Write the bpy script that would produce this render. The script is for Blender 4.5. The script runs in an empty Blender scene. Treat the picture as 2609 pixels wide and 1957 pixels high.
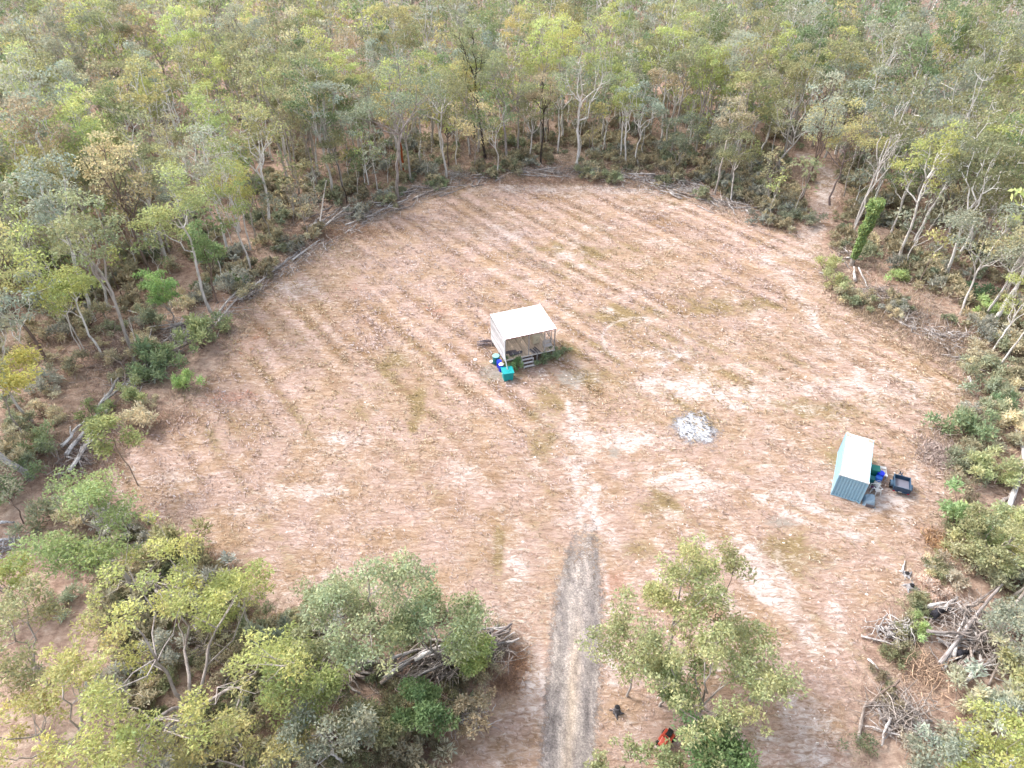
import bpy, math, random
import numpy as np
from mathutils import Vector, Matrix

# ------------------------------------------------------------------ camera, sky, sun, exposure
SC = bpy.context.scene
COL = SC.collection
CAM_H, PITCH, FPX = 44.9, math.radians(38.5), 1693.5       # drone height, tilt, focal length in photo pixels (2609 wide)
cd = bpy.data.cameras.new('camera'); cam = bpy.data.objects.new('camera', cd); COL.objects.link(cam)
cam.location = (0, 0, CAM_H); cam.rotation_euler = (math.pi / 2 - PITCH, 0, 0)
cd.sensor_width = 36; cd.lens = FPX / 2609 * 36; cd.clip_start = .5; cd.clip_end = 4000
SC.camera = cam
SUN_EL, SUN_AZ = math.radians(46), math.radians(-58)        # azimuth clockwise from +Y
wd = bpy.data.worlds.new('World'); SC.world = wd; wd.use_nodes = True
nt = wd.node_tree; nt.nodes.clear()
sky = nt.nodes.new('ShaderNodeTexSky'); sky.sky_type = 'NISHITA'; sky.sun_disc = False
sky.sun_elevation = SUN_EL; sky.sun_rotation = SUN_AZ; sky.air_density = 1.0; sky.dust_density = 4.0; sky.ozone_density = 1.0
hs = nt.nodes.new('ShaderNodeHueSaturation'); hs.inputs['Saturation'].default_value = .45   # thin overcast: paler than clear blue
bg = nt.nodes.new('ShaderNodeBackground'); bg.inputs['Strength'].default_value = .15
wo = nt.nodes.new('ShaderNodeOutputWorld')
nt.links.new(sky.outputs[0], hs.inputs['Color']); nt.links.new(hs.outputs[0], bg.inputs['Color']); nt.links.new(bg.outputs[0], wo.inputs[0])
sd = bpy.data.lights.new('sun', 'SUN'); sd.energy = 1.15; sd.angle = math.radians(16); sd.color = (1, .95, .88)
sun = bpy.data.objects.new('sun', sd); COL.objects.link(sun)
sdir = Vector((math.sin(SUN_AZ) * math.cos(SUN_EL), math.cos(SUN_AZ) * math.cos(SUN_EL), math.sin(SUN_EL)))
sun.rotation_euler = sdir.to_track_quat('Z', 'Y').to_euler(); sun.location = (-60, 60, 90)
SC.view_settings.view_transform = 'Standard'; SC.view_settings.look = 'None'
SC.view_settings.exposure = 1.53; SC.view_settings.gamma = 1; SC.view_settings.use_curve_mapping = False

# ------------------------------------------------------------------ helpers
_c, _s = math.cos(PITCH), math.sin(PITCH)
def gnd(px, py, z=0.0):
    """surveyed ground point for a photograph pixel"""
    dx = (px - 1304.5) / FPX; v = (978.5 - py) / FPX
    dy = _c + _s * v; dz = -_s + _c * v
    t = (z - CAM_H) / dz
    return (dx * t, dy * t)
def topx(X, Y, Z=0):
    z = Y * _c - (Z - CAM_H) * _s
    return 1304.5 + FPX * X / z, 978.5 - FPX * (Y * _s + (Z - CAM_H) * _c) / z
RT = np.random.default_rng(7).random((256, 256))
def vn(x, y):
    xi = np.floor(x).astype(int); yi = np.floor(y).astype(int); fx = x - xi; fy = y - yi
    fx = fx * fx * (3 - 2 * fx); fy = fy * fy * (3 - 2 * fy)
    a = RT[xi & 255, yi & 255]; b = RT[(xi + 1) & 255, yi & 255]; c = RT[xi & 255, (yi + 1) & 255]; d = RT[(xi + 1) & 255, (yi + 1) & 255]
    return (a * (1 - fx) + b * fx) * (1 - fy) + (c * (1 - fx) + d * fx) * fy
def fbm(x, y, o=4):
    r = 0; a = .5; t = 0
    for i in range(o):
        r = r + a * vn(x + 17.3 * i, y + 9.1 * i); t += a; a *= .5; x = x * 2.03; y = y * 2.03
    return r / t
def sstep(a, b, x):
    t = np.clip((x - a) / (b - a), 0, 1); return t * t * (3 - 2 * t)

def tag(o, label=None, cat=None, group=None, kind=None):
    if label: o['label'] = label
    if cat: o['category'] = cat
    if group: o['group'] = group
    if kind: o['kind'] = kind
    return o
def link(name, me, parent=None, color=None):
    o = bpy.data.objects.new(name, me); COL.objects.link(o)
    if parent: o.parent = parent
    if color is not None: o.color = (*color, 1)
    return o
def thing(name, label, cat, loc=(0, 0, 0), rz=0, group=None, kind=None):
    o = bpy.data.objects.new(name, None); COL.objects.link(o); o.empty_display_size = .3
    o.location = loc; o.rotation_euler = (0, 0, rz)
    return tag(o, label, cat, group, kind)
def mesh_np(name, V, F, tint=None, mats=(), midx=None, smooth=False):
    """quads F (m,4) -> mesh"""
    V = np.ascontiguousarray(V, np.float32); F = np.ascontiguousarray(F, np.int32); m = len(F); k = F.shape[1]
    me = bpy.data.meshes.new(name)
    me.vertices.add(len(V)); me.vertices.foreach_set('co', V.ravel())
    me.loops.add(m * k); me.loops.foreach_set('vertex_index', F.ravel())
    me.polygons.add(m); me.polygons.foreach_set('loop_start', np.arange(0, m * k, k, dtype=np.int32))
    if midx is not None: me.polygons.foreach_set('material_index', np.asarray(midx, np.int32))
    if smooth: me.polygons.foreach_set('use_smooth', np.ones(m, bool))
    me.update(calc_edges=True)
    if tint is None: tint = np.ones((len(V), 3))
    at = me.attributes.new('tint', 'FLOAT_COLOR', 'POINT')
    at.data.foreach_set('color', np.concatenate([tint, np.ones((len(V), 1))], 1).astype(np.float32).ravel())
    for mt in mats: me.materials.append(mt)
    return me

class MB:
    """collects boxes, bars, tubes and lathes into ONE mesh"""
    def __init__(s): s.v = []; s.f = []; s.sm = []
    def add(s, vs, fs, M=None, smooth=False):
        n = len(s.v)
        s.v += [tuple(M @ Vector(p)) if M is not None else tuple(p) for p in vs]
        s.f += [tuple(i + n for i in f) for f in fs]; s.sm += [smooth] * len(fs); return s
    def box(s, c, d, r=(0, 0, 0)):
        from mathutils import Euler
        M = Matrix.Translation(c) @ Euler(r).to_matrix().to_4x4()
        x, y, z = d[0] / 2, d[1] / 2, d[2] / 2; b = min(x, y, z) * .18
        vs = []
        for (sx, sy, sz) in [(-1, -1, -1), (1, -1, -1), (1, 1, -1), (-1, 1, -1), (-1, -1, 1), (1, -1, 1), (1, 1, 1), (-1, 1, 1)]:
            vs.append((sx * x, sy * y, sz * z))
        return s.add(vs, [(0, 3, 2, 1), (4, 5, 6, 7), (0, 1, 5, 4), (1, 2, 6, 5), (2, 3, 7, 6), (3, 0, 4, 7)], M)
    def bar(s, a, b, w, h=None):
        a = Vector(a); b = Vector(b); d = b - a; h = h or w
        q = d.to_track_quat('Z', 'Y'); M = Matrix.Translation((a + b) / 2) @ q.to_matrix().to_4x4()
        x, y, z = w / 2, h / 2, d.length / 2
        vs = [(-x, -y, -z), (x, -y, -z), (x, y, -z), (-x, y, -z), (-x, -y, z), (x, -y, z), (x, y, z), (-x, y, z)]
        return s.add(vs, [(0, 3, 2, 1), (4, 5, 6, 7), (0, 1, 5, 4), (1, 2, 6, 5), (2, 3, 7, 6), (3, 0, 4, 7)], M)
    def tube(s, pts, rad, n=8, cap=True):
        V, F = tube_np(np.array(pts, float), np.array(rad if hasattr(rad, '__len__') else [rad] * len(pts), float), n)
        fs = [tuple(int(i) for i in q) for q in F]; k = len(pts)
        s.add([tuple(p) for p in V], fs, None, True)
        if cap:
            b = len(s.v) - len(V); s.f += [tuple(range(b + n - 1, b - 1, -1)), tuple(range(b + (k - 1) * n, b + k * n))]; s.sm += [False, False]
        return s
    def lathe(s, prof, n=20, loc=(0, 0, 0), M=None):
        vs = []; fs = []; k = len(prof)
        for r, z in prof:
            for i in range(n):
                a = 2 * math.pi * i / n; vs.append((r * math.cos(a) + loc[0], r * math.sin(a) + loc[1], z + loc[2]))
        for j in range(k - 1):
            for i in range(n): fs.append((j * n + i, j * n + (i + 1) % n, (j + 1) * n + (i + 1) % n, (j + 1) * n + i))
        s.add(vs, fs, M, True)
        b = len(s.v) - len(vs)
        if prof[0][0] > 1e-4: s.f.append(tuple(range(b + n - 1, b - 1, -1))); s.sm.append(False)
        if prof[-1][0] > 1e-4: s.f.append(tuple(range(b + (k - 1) * n, b + k * n))); s.sm.append(False)
        return s
    def build(s, name, mat, parent=None, color=None, bevel=0):
        me = bpy.data.meshes.new(name); me.from_pydata(s.v, [], s.f); me.update()
        me.polygons.foreach_set('use_smooth', s.sm)
        at = me.attributes.new('tint', 'FLOAT_COLOR', 'POINT'); at.data.foreach_set('color', np.ones(len(s.v) * 4, np.float32))
        me.materials.append(mat); o = link(name, me, parent, color)
        if bevel:
            bv = o.modifiers.new('bevel', 'BEVEL'); bv.width = bevel; bv.segments = 2; bv.limit_method = 'ANGLE'
        return o
def tube_np(P, r, n=6):
    k = len(P); T = np.gradient(P, axis=0); T /= np.linalg.norm(T, axis=1)[:, None] + 1e-9
    up = np.tile([0., 0, 1], (k, 1)); bad = abs(T[:, 2]) > .9; up[bad] = [1, 0, 0]
    if bad.any(): up[:] = [1, 0, 0] if abs(T[:, 0]).max() < .95 else [0, 1, 0]
    A = np.cross(T, up); A /= np.linalg.norm(A, axis=1)[:, None] + 1e-9; B = np.cross(T, A)
    a = np.arange(n) * 2 * np.pi / n
    V = P[:, None, :] + r[:, None, None] * (np.cos(a)[None, :, None] * A[:, None, :] + np.sin(a)[None, :, None] * B[:, None, :])
    F = []
    i = np.arange(n); j = (i + 1) % n
    for q in range(k - 1): F.append(np.stack([q * n + i, q * n + j, (q + 1) * n + j, (q + 1) * n + i], 1))
    return V.reshape(-1, 3), np.concatenate(F)

# ------------------------------------------------------------------ materials
def mat(name, rough=.8, spec=.3, metal=0.0):
    m = bpy.data.materials.new(name); m.use_nodes = True; n = m.node_tree; b = n.nodes['Principled BSDF']
    b.inputs['Roughness'].default_value = rough; b.inputs['Specular IOR Level'].default_value = spec; b.inputs['Metallic'].default_value = metal
    return m, n, b
def N(n, t, **k):
    o = n.nodes.new('ShaderNode' + t)
    for a, v in k.items():
        if hasattr(o, a): setattr(o, a, v)
    return o
def mulc(n, a, b, fac=1.0, mode='MULTIPLY'):
    m = N(n, 'Mix', data_type='RGBA', blend_type=mode); m.inputs['Factor'].default_value = fac if not hasattr(fac, 'is_linked') else 0
    if hasattr(fac, 'is_linked'): n.links.new(fac, m.inputs['Factor'])
    for s_, i in ((a, 6), (b, 7)):
        if hasattr(s_, 'is_linked'): n.links.new(s_, m.inputs[i])
        else: m.inputs[i].default_value = (*s_, 1) if len(s_) == 3 else s_
    return m.outputs[2]
def noise(n, vec, scale, detail=4, rough=.55, dist=0.0):
    t = N(n, 'TexNoise'); t.inputs['Scale'].default_value = scale; t.inputs['Detail'].default_value = detail; t.inputs['Roughness'].default_value = rough
    t.inputs['Distortion'].default_value = dist
    if vec is not None: n.links.new(vec, t.inputs['Vector'])
    return t.outputs['Fac']
def ramp(n, fac, stops):
    r = N(n, 'ValToRGB'); n.links.new(fac, r.inputs[0]); e = r.color_ramp.elements
    while len(e) < len(stops): e.new(.5)
    for x, (p, c) in zip(e, stops): x.position = p; x.color = (*c, 1) if hasattr(c, '__len__') else (c, c, c, 1)
    return r.outputs[0]
def vscale(n, vec, sc, rot=0):
    m = N(n, 'Mapping'); m.inputs['Scale'].default_value = sc; m.inputs['Rotation'].default_value = (0, 0, rot); n.links.new(vec, m.inputs[0]); return m.outputs[0]
def bump(n, b, h, st=.4, dist=.05):
    u = N(n, 'Bump'); u.inputs['Strength'].default_value = st; u.inputs['Distance'].default_value = dist; n.links.new(h, u.inputs['Height']); n.links.new(u.outputs[0], b.inputs['Normal'])
def tinted(n):
    oi = N(n, 'ObjectInfo'); at = N(n, 'Attribute', attribute_name='tint'); return mulc(n, oi.outputs['Color'], at.outputs['Color'])

# leaves: object colour x per-leaf tint, some light comes through
def leafmat():
    m, n, b = mat('leaf', .6, .3); hv = N(n, 'HueSaturation'); hv.inputs['Saturation'].default_value = .8; n.links.new(mulc(n, tinted(n), (1.86, 1.86, 2.3)), hv.inputs['Color']); c = hv.outputs[0]; n.links.new(c, b.inputs['Base Color'])
    tr = N(n, 'BsdfTranslucent'); n.links.new(c, tr.inputs[0]); mx = N(n, 'MixShader'); mx.inputs[0].default_value = .45
    n.links.new(b.outputs[0], mx.inputs[1]); n.links.new(tr.outputs[0], mx.inputs[2]); n.links.new(mx.outputs[0], n.nodes['Material Output'].inputs[0]); return m
LEAF = leafmat()
def barkmat():
    m, n, b = mat('bark', .85, .2); c = tinted(n); tc = N(n, 'TexCoord')
    f = noise(n, vscale(n, tc.outputs['Object'], (2.2, 2.2, .5)), 1.6, 5, .6)
    k = ramp(n, f, [(.3, (.45, .40, .36)), (.5, (.9, .88, .86)), (.72, (1.12, 1.1, 1.08))])
    n.links.new(mulc(n, c, k), b.inputs['Base Color']); bump(n, b, f, .5, .03); return m
BARK = barkmat()
def logmat():
    m, n, b = mat('weathered_wood', .85, .2); c = tinted(n); tc = N(n, 'TexCoord')
    f = noise(n, vscale(n, tc.outputs['Object'], (.1, 2.2, 2.2)), 1.5, 4, .65); g = noise(n, vscale(n, tc.outputs['Object'], (.3, .5, .5)), 1.1, 3)
    k = ramp(n, f, [(.3, (.35, .32, .31)), (.5, (.85, .84, .83)), (.7, (1.2, 1.2, 1.2))]); k2 = ramp(n, g, [(.35, (.55, .5, .47)), (.6, (1.1, 1.1, 1.1))])
    n.links.new(mulc(n, mulc(n, c, k), k2), b.inputs['Base Color']); bump(n, b, f, .6, .03); return m
LOG = logmat()
def littermat():
    m, n, b = mat('dry_litter', .9, .15); c = tinted(n); n.links.new(c, b.inputs['Base Color'])
    tr = N(n, 'BsdfTranslucent'); n.links.new(c, tr.inputs[0]); mx = N(n, 'MixShader'); mx.inputs[0].default_value = .15
    n.links.new(b.outputs[0], mx.inputs[1]); n.links.new(tr.outputs[0], mx.inputs[2]); n.links.new(mx.outputs[0], n.nodes['Material Output'].inputs[0]); return m
LITTER = littermat()
def paint(name, col, rough=.5, spec=.4, dirt=.25, metal=0, dirtcol=(.25, .2, .16), scale=2.5):
    m, n, b = mat(name, rough, spec, metal); tc = N(n, 'TexCoord')
    f = noise(n, tc.outputs['Object'], scale, 6, .65); k = ramp(n, f, [(.45, 0.), (.75, 1.)])
    mm = N(n, 'Math', operation='MULTIPLY'); n.links.new(k, mm.inputs[0]); mm.inputs[1].default_value = dirt
    n.links.new(mulc(n, col, dirtcol, mm.outputs[0], 'MIX'), b.inputs['Base Color']); return m
def woodmat(name, col, axis=(9, .6, 9), lo=.55, hi=1.2):
    m, n, b = mat(name, .85, .2); tc = N(n, 'TexCoord'); oi = N(n, 'ObjectInfo')
    f = noise(n, vscale(n, tc.outputs['Object'], axis), 1.3, 5, .65)
    r = ramp(n, oi.outputs['Random'], [(0., (.78, .77, .76)), (1., (1.15, 1.14, 1.13))])
    n.links.new(mulc(n, mulc(n, col, ramp(n, f, [(.3, (lo,) * 3), (.7, (hi,) * 3)])), r), b.inputs['Base Color']); bump(n, b, f, .4, .01); return m

# ------------------------------------------------------------------ survey of the clearing (photo pixels -> metres)
CLEAR_PX = [(258, 1262), (262, 1178), (330, 1130), (410, 1080), (500, 1000), (565, 925), (605, 850), (650, 755), (720, 690), (830, 632), (950, 565), (1010, 535),
            (1110, 492), (1200, 467), (1330, 455), (1500, 470), (1650, 477), (1760, 505), (1860, 545), (1945, 582), (2030, 594), (2090, 640), (2085, 690), (2130, 765),
            (2210, 808), (2300, 862), (2400, 925), (2480, 985), (2440, 1060), (2380, 1130), (2400, 1200), (2425, 1262), (2395, 1330), (2370, 1400), (2335, 1480),
            (2275, 1560), (2205, 1600), (2215, 1690), (2205, 1800), (2170, 1900), (2170, 2060), (1150, 2060), (1130, 1940), (1190, 1850), (1260, 1780), (1320, 1690),
            (1310, 1625), (1220, 1600), (1130, 1545), (960, 1560), (800, 1565), (690, 1540), (610, 1490), (540, 1440), (440, 1380), (350, 1310)]
CLEAR = np.array([gnd(*p) for p in CLEAR_PX])
TRACK = np.array([gnd(*p) for p in [(2060, 620), (2085, 560), (2105, 500), (2112, 455), (2090, 425), (2050, 395)]])
DRIVE = [(1957 + 90, 1366, 1512), (1957, 1376, 1514), (1800, 1388, 1524), (1700, 1398, 1530), (1600, 1408, 1532), (1500, 1420, 1532), (1400, 1440, 1530), (1340, 1456, 1526), (1240, 1472, 1516)]
WHEEL1 = np.array([gnd(*p) for p in [(1492, 1330), (1490, 1230), (1482, 1120), (1468, 1020), (1440, 965), (1400, 945)]])
WHEEL2 = np.array([gnd(*p) for p in [(1496, 1320), (1560, 1230), (1720, 1190), (1900, 1230), (2050, 1310), (2180, 1350), (2290, 1300)]])
def inpoly(x, y, P):
    r = np.zeros(np.shape(x), bool); j = len(P) - 1
    for i in range(len(P)):
        a = (P[i, 1] > y) != (P[j, 1] > y)
        with np.errstate(divide='ignore', invalid='ignore'): k = x < (P[j, 0] - P[i, 0]) * (y - P[i, 1]) / (P[j, 1] - P[i, 1] + 1e-12) + P[i, 0]
        r ^= a & k; j = i
    return r
def segdist(x, y, P, close=True):
    d = np.full(np.shape(x), 1e9); n = len(P)
    for i in range(n if close else n - 1):
        a = P[i]; b = P[(i + 1) % n]; v = b - a; t = np.clip(((x - a[0]) * v[0] + (y - a[1]) * v[1]) / (v @ v + 1e-9), 0, 1)
        d = np.minimum(d, np.hypot(x - a[0] - t * v[0], y - a[1] - t * v[1]))
    return d
def clear_sd(x, y):                                     # >0 inside the clearing, metres
    d = segdist(x, y, CLEAR); return np.where(inpoly(x, y, CLEAR), d, -d)
FLAT = [(1.3, 62, 7), (31, 43, 6), (35, 42, 4), (18.5, 49.4, 3)]
def gz(x, y):
    z = .10 * (fbm(x * .35, y * .35, 3) - .5) + .5 * (fbm(x * .02 + 5, y * .02, 2) - .5)
    u = x * ROWN[0] + y * ROWN[1]; z = z + .035 * np.sin(u * 2 * np.pi / 2.7 + 2.6 * fbm(x * .06, y * .06, 3))
    for cx, cy, r in FLAT: z = z * sstep(r * .7, r * 1.6, np.hypot(x - cx, y - cy))
    return z
ROWD = np.array([-.968, 1.278]); ROWD /= np.linalg.norm(ROWD); ROWN = np.array([ROWD[1], -ROWD[0]])
def ell(X, Y, px, py, rx, ry, rot=0.0, soft=.5):
    """patch on the ground given by its centre and half axes in the survey picture"""
    c = gnd(px, py); ex = gnd(px + rx, py); ey = gnd(px, py - ry)
    ax = abs(ex[0] - c[0]); ay = abs(ey[1] - c[1]); dx = X - c[0]; dy = Y - c[1]
    if rot: cr, sr = math.cos(rot), math.sin(rot); dx, dy = dx * cr + dy * sr, -dx * sr + dy * cr
    return np.exp(-((dx / ax) ** 2 + (dy / ay) ** 2) ** 1.3 / soft)
SAND = [(2000, 1262, 95, 30), (1320, 1440, 40, 130), (1250, 1550, 60, 40), (2060, 1900, 110, 80), (2300, 1000, 150, 45), (2050, 780, 28, 120), (2250, 950, 90, 30), (770, 1250, 120, 28), (620, 1300, 80, 25),
        (440, 1220, 70, 25), (760, 730, 90, 28), (1420, 480, 260, 16), (1350, 1720, 45, 160), (1545, 1500, 12, 190), (1548, 1640, 10, 200), (1385, 1750, 10, 180), (1405, 1560, 9, 120), (1440, 1400, 8, 60), (1560, 1380, 22, 60), (1700, 980, 140, 40), (1600, 1120, 120, 40), (2130, 990, 120, 30), (1880, 1010, 120, 40), (1900, 1400, 60, 120), (1700, 900, 150, 14), (2320, 1500, 26, 60), (1740, 1230, 120, 40),
        (880, 1120, 100, 30), (1180, 1200, 60, 50), (2050, 1600, 40, 140), (1480, 1150, 26, 150), (2290, 1270, 90, 30), (1970, 1500, 70, 70)]
OLIVE = [(2060, 1045, 190, 32), (1060, 1050, 26, 90), (1400, 1020, 60, 90), (1280, 940, 90, 40), (2010, 1400, 110, 110), (1690, 1290, 70, 60), (1500, 960, 60, 25), (1000, 930, 50, 60), (2150, 1180, 60, 60), (1560, 800, 120, 30), (1380, 1120, 50, 80),
         (1440, 640, 200, 30), (1850, 780, 200, 40), (1270, 1400, 18, 90), (1620, 1400, 80, 40), (1420, 900, 60, 30)]
RED = [(740, 1560, 120, 50), (860, 1500, 90, 24), (1180, 690, 36, 16), (900, 735, 18, 26), (1120, 790, 40, 20), (380, 1330, 60, 40), (600, 1010, 90, 26), (1000, 1560, 160, 30), (2080, 520, 60, 60), (1560, 1480, 90, 60), (640, 870, 40, 60), (560, 800, 40, 40)]
GREY = [(1450, 965, 55, 34), (1565, 1150, 24, 22), (1265, 950, 70, 30), (1990, 1330, 60, 20)]
def masks(X, Y):
    sd_ = clear_sd(X, Y); wob = (fbm(X * .25, Y * .25, 4) - .5) * 3.2
    tr = segdist(X, Y, TRACK, False)
    sand_track = np.exp(-(tr / 1.2) ** 2) * .35
    cl = np.maximum(sstep(-.6, 1.2, sd_ + wob), sstep(2.6, 1.3, tr + wob * .4))
    n1 = fbm(X * .16 + 3, Y * .16, 4); n2 = fbm(X * .6 + 31, Y * .6, 3)
    sa = sum(ell(X, Y, *p) for p in SAND) * (.12 + 1.0 * n2)
    n3 = fbm(X * .42 + 61, Y * .42 + 5, 4); right = sstep(-4, 14, X + .15 * (Y - 45))
    rw, st = rows(X, Y)
    sa = sa * .8 + sstep(.54, .74, n3) * (.14 + .3 * right) + sstep(.6, .74, n1) * .22 + .2 * sstep(.65, .2, rw) * sstep(.48, .66, fbm((X * ROWN[0] + Y * ROWN[1]) * .8 + 7, (X * ROWD[0] + Y * ROWD[1]) * .07, 3))
    ol = sum(ell(X, Y, *p) for p in OLIVE) * (.1 + 1.2 * n2) + sstep(.55, .75, fbm(X * .1 + 71, Y * .1, 3)) * .3 + .5 * sstep(.3, .95, rw) * sstep(.44, .66, st) * sstep(.3, .6, n2)
    w1 = segdist(X, Y, WHEEL1, False); w2 = segdist(X, Y, WHEEL2, False); q = sstep(.3, .6, n2)
    sa = sa + .8 * q * (np.exp(-((w1 - .85) / .3) ** 2) + .8 * np.exp(-((w2 - .85) / .3) ** 2))
    sa = sa + sand_track
    re = sum(ell(X, Y, *p) for p in RED) * (.1 + 1.0 * n2)
    gr = sum(ell(X, Y, *p) for p in GREY)
    # old wheel circle beside the hut
    c = gnd(1640, 868); ex = gnd(1745, 868); rr = np.hypot(X - c[0], (Y - c[1])) / (ex[0] - c[0])
    sa = sa + .75 * np.exp(-((rr - 1) / .045) ** 2) * sstep(.35, .6, n2)
    return cl, np.clip(sa, 0, 1), np.clip(ol, 0, 1), np.clip(re, 0, 1), np.clip(gr, 0, 1)
def rows(X, Y):
    u = X * ROWN[0] + Y * ROWN[1]; w = X * ROWD[0] + Y * ROWD[1]
    return .5 + .5 * np.sin(u * 2 * np.pi / 2.7 + 2.6 * fbm(X * .06, Y * .06, 3)), fbm(u * .55, w * .05, 3)

def rowmask(X, Y):
    rw, st = rows(X, Y); px, py = topx(X, np.maximum(Y, 1)); amp = sstep(.3, .55, fbm(X * .06 + 13, Y * .06 + 2, 3)) * (1 - .75 * sstep(950, 1150, py) * sstep(1150, 1400, px)) * (1 - .6 * sstep(1200, 1350, py))
    u = X * ROWN[0] + Y * ROWN[1]; w = X * ROWD[0] + Y * ROWD[1]; fine = fbm(u * 1.1 + 3, w * .045, 3)
    return np.clip(.5 + amp * ((rw - .5) * (.4 + .8 * st) * sstep(.3, .6, fbm(u * .3, w * .08 + 9, 2)) + (fine - .5) * 1.3), 0, 1)
# ------------------------------------------------------------------ ground
def axis(lo, hi, step, far, g=1.22):
    a = list(np.arange(lo, hi, step)); s = step; x = a[-1]
    while x < far[1]: s *= g; x += s; a.append(x)
    s = step; x = lo; b = []
    while x > far[0]: s *= g; x -= s; b.append(x)
    return np.array(b[::-1] + a)
gx = axis(-66, 74, .42, (-1600, 1600)); gy = axis(10, 128, .42, (-300, 2600))
GX, GY = np.meshgrid(gx, gy); GZ = gz(GX, GY); nx, ny = len(gx), len(gy)
idx = np.arange(nx * ny).reshape(ny, nx)
GF = np.stack([idx[:-1, :-1], idx[:-1, 1:], idx[1:, 1:], idx[1:, :-1]], -1).reshape(-1, 4)
cl, sa, ol, re, gr = masks(GX.ravel(), GY.ravel())
def groundmat():
    m, n, b = mat('dry_ground', .95, .1); tc = N(n, 'TexCoord'); P = tc.outputs['Object']
    A = N(n, 'Attribute', attribute_name='tint'); sp = N(n, 'SeparateColor'); n.links.new(A.outputs['Color'], sp.inputs[0])
    A2 = N(n, 'Attribute', attribute_name='more'); sp2 = N(n, 'SeparateColor'); n.links.new(A2.outputs['Color'], sp2.inputs[0])
    rd = math.atan2(ROWD[1], ROWD[0])
    st = noise(n, vscale(n, P, (.35, 2.4, 1), -rd), 1.0, 6, .62)                       # mowing streaks
    f1 = noise(n, vscale(n, P, (.62, 1.5, 1), -rd), 2.1, 7, .72, 1.0); f2 = noise(n, P, .23, 5, .6)
    straw = ramp(n, f1, [(.34, (.19, .13, .10)), (.44, (.34, .25, .20)), (.54, (.455, .352, .30)), (.66, (.57, .48, .435))])
    straw2 = ramp(n, st, [(.34, (.24, .17, .12)), (.45, (.38, .285, .22)), (.55, (.46, .36, .305)), (.66, (.55, .46, .41))])
    c = mulc(n, straw, straw2, .38, 'MIX')
    c = mulc(n, c, ramp(n, f2, [(.32, (.78, .70, .55)), (.46, (.88, .82, .74)), (.56, (.92, .87, .87)), (.7, (.98, .93, .94))]))
    c = mulc(n, c, ramp(n, sp2.outputs[2], [(.15, (1.14, 1.13, 1.14)), (.5, (.98, .97, .96)), (.9, (.74, .68, .59))]))
    olive = ramp(n, f1, [(.3, (.13, .09, .045)), (.55, (.27, .20, .105)), (.75, (.42, .325, .21))])
    red = ramp(n, f1, [(.34, (.20, .115, .08)), (.5, (.36, .225, .17)), (.66, (.46, .33, .27))])
    sand = ramp(n, f1, [(.34, (.36, .27, .23)), (.48, (.49, .415, .385)), (.64, (.61, .55, .525))])
    grey = ramp(n, f1, [(.3, (.20, .17, .14)), (.7, (.36, .32, .28))])
    def edge(s, lo=.25, hi=.75):                                                       # breaks a soft patch into ragged pieces
        q = N(n, 'Math', operation='MULTIPLY_ADD'); n.links.new(f1, q.inputs[0]); q.inputs[1].default_value = 2.6; q.inputs[2].default_value = -1.3
        a = N(n, 'Math', operation='ADD'); n.links.new(s, a.inputs[0]); n.links.new(q.outputs[0], a.inputs[1]); return ramp(n, a.outputs[0], [(lo, 0.), (hi, 1.)])
    c = mulc(n, c, olive, edge(sp.outputs[2], .3, .8), 'MIX'); c = mulc(n, c, red, edge(sp2.outputs[0], .3, .8), 'MIX')
    c = mulc(n, c, sand, edge(sp.outputs[1], .15, 1.05), 'MIX'); c = mulc(n, c, grey, edge(sp2.outputs[1], .3, .9), 'MIX')
    f3 = noise(n, P, 1.3, 6, .7); f4 = noise(n, P, .09, 4, .6)
    floor = ramp(n, f3, [(.32, (.20, .145, .12)), (.48, (.33, .25, .21)), (.6, (.43, .345, .295)), (.74, (.54, .47, .42))])
    floor = mulc(n, floor, ramp(n, f4, [(.35, (.92, .80, .74)), (.65, (1.08, 1.05, 1.0))]))
    c = mulc(n, floor, c, edge(sp.outputs[0], .35, .65), 'MIX')
    n.links.new(c, b.inputs['Base Color']); bump(n, b, f1, 1.0, .2); return m
GM = groundmat()
gme = mesh_np('ground', np.stack([GX.ravel(), GY.ravel(), GZ.ravel()], 1), GF, np.stack([cl, sa, ol], 1), [GM], smooth=True)
a2 = gme.attributes.new('more', 'FLOAT_COLOR', 'POINT'); a2.data.foreach_set('color', np.stack([re, gr, rowmask(GX.ravel(), GY.ravel()), re * 0 + 1], 1).astype(np.float32).ravel())
tag(link('ground', gme), kind='structure')

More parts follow.
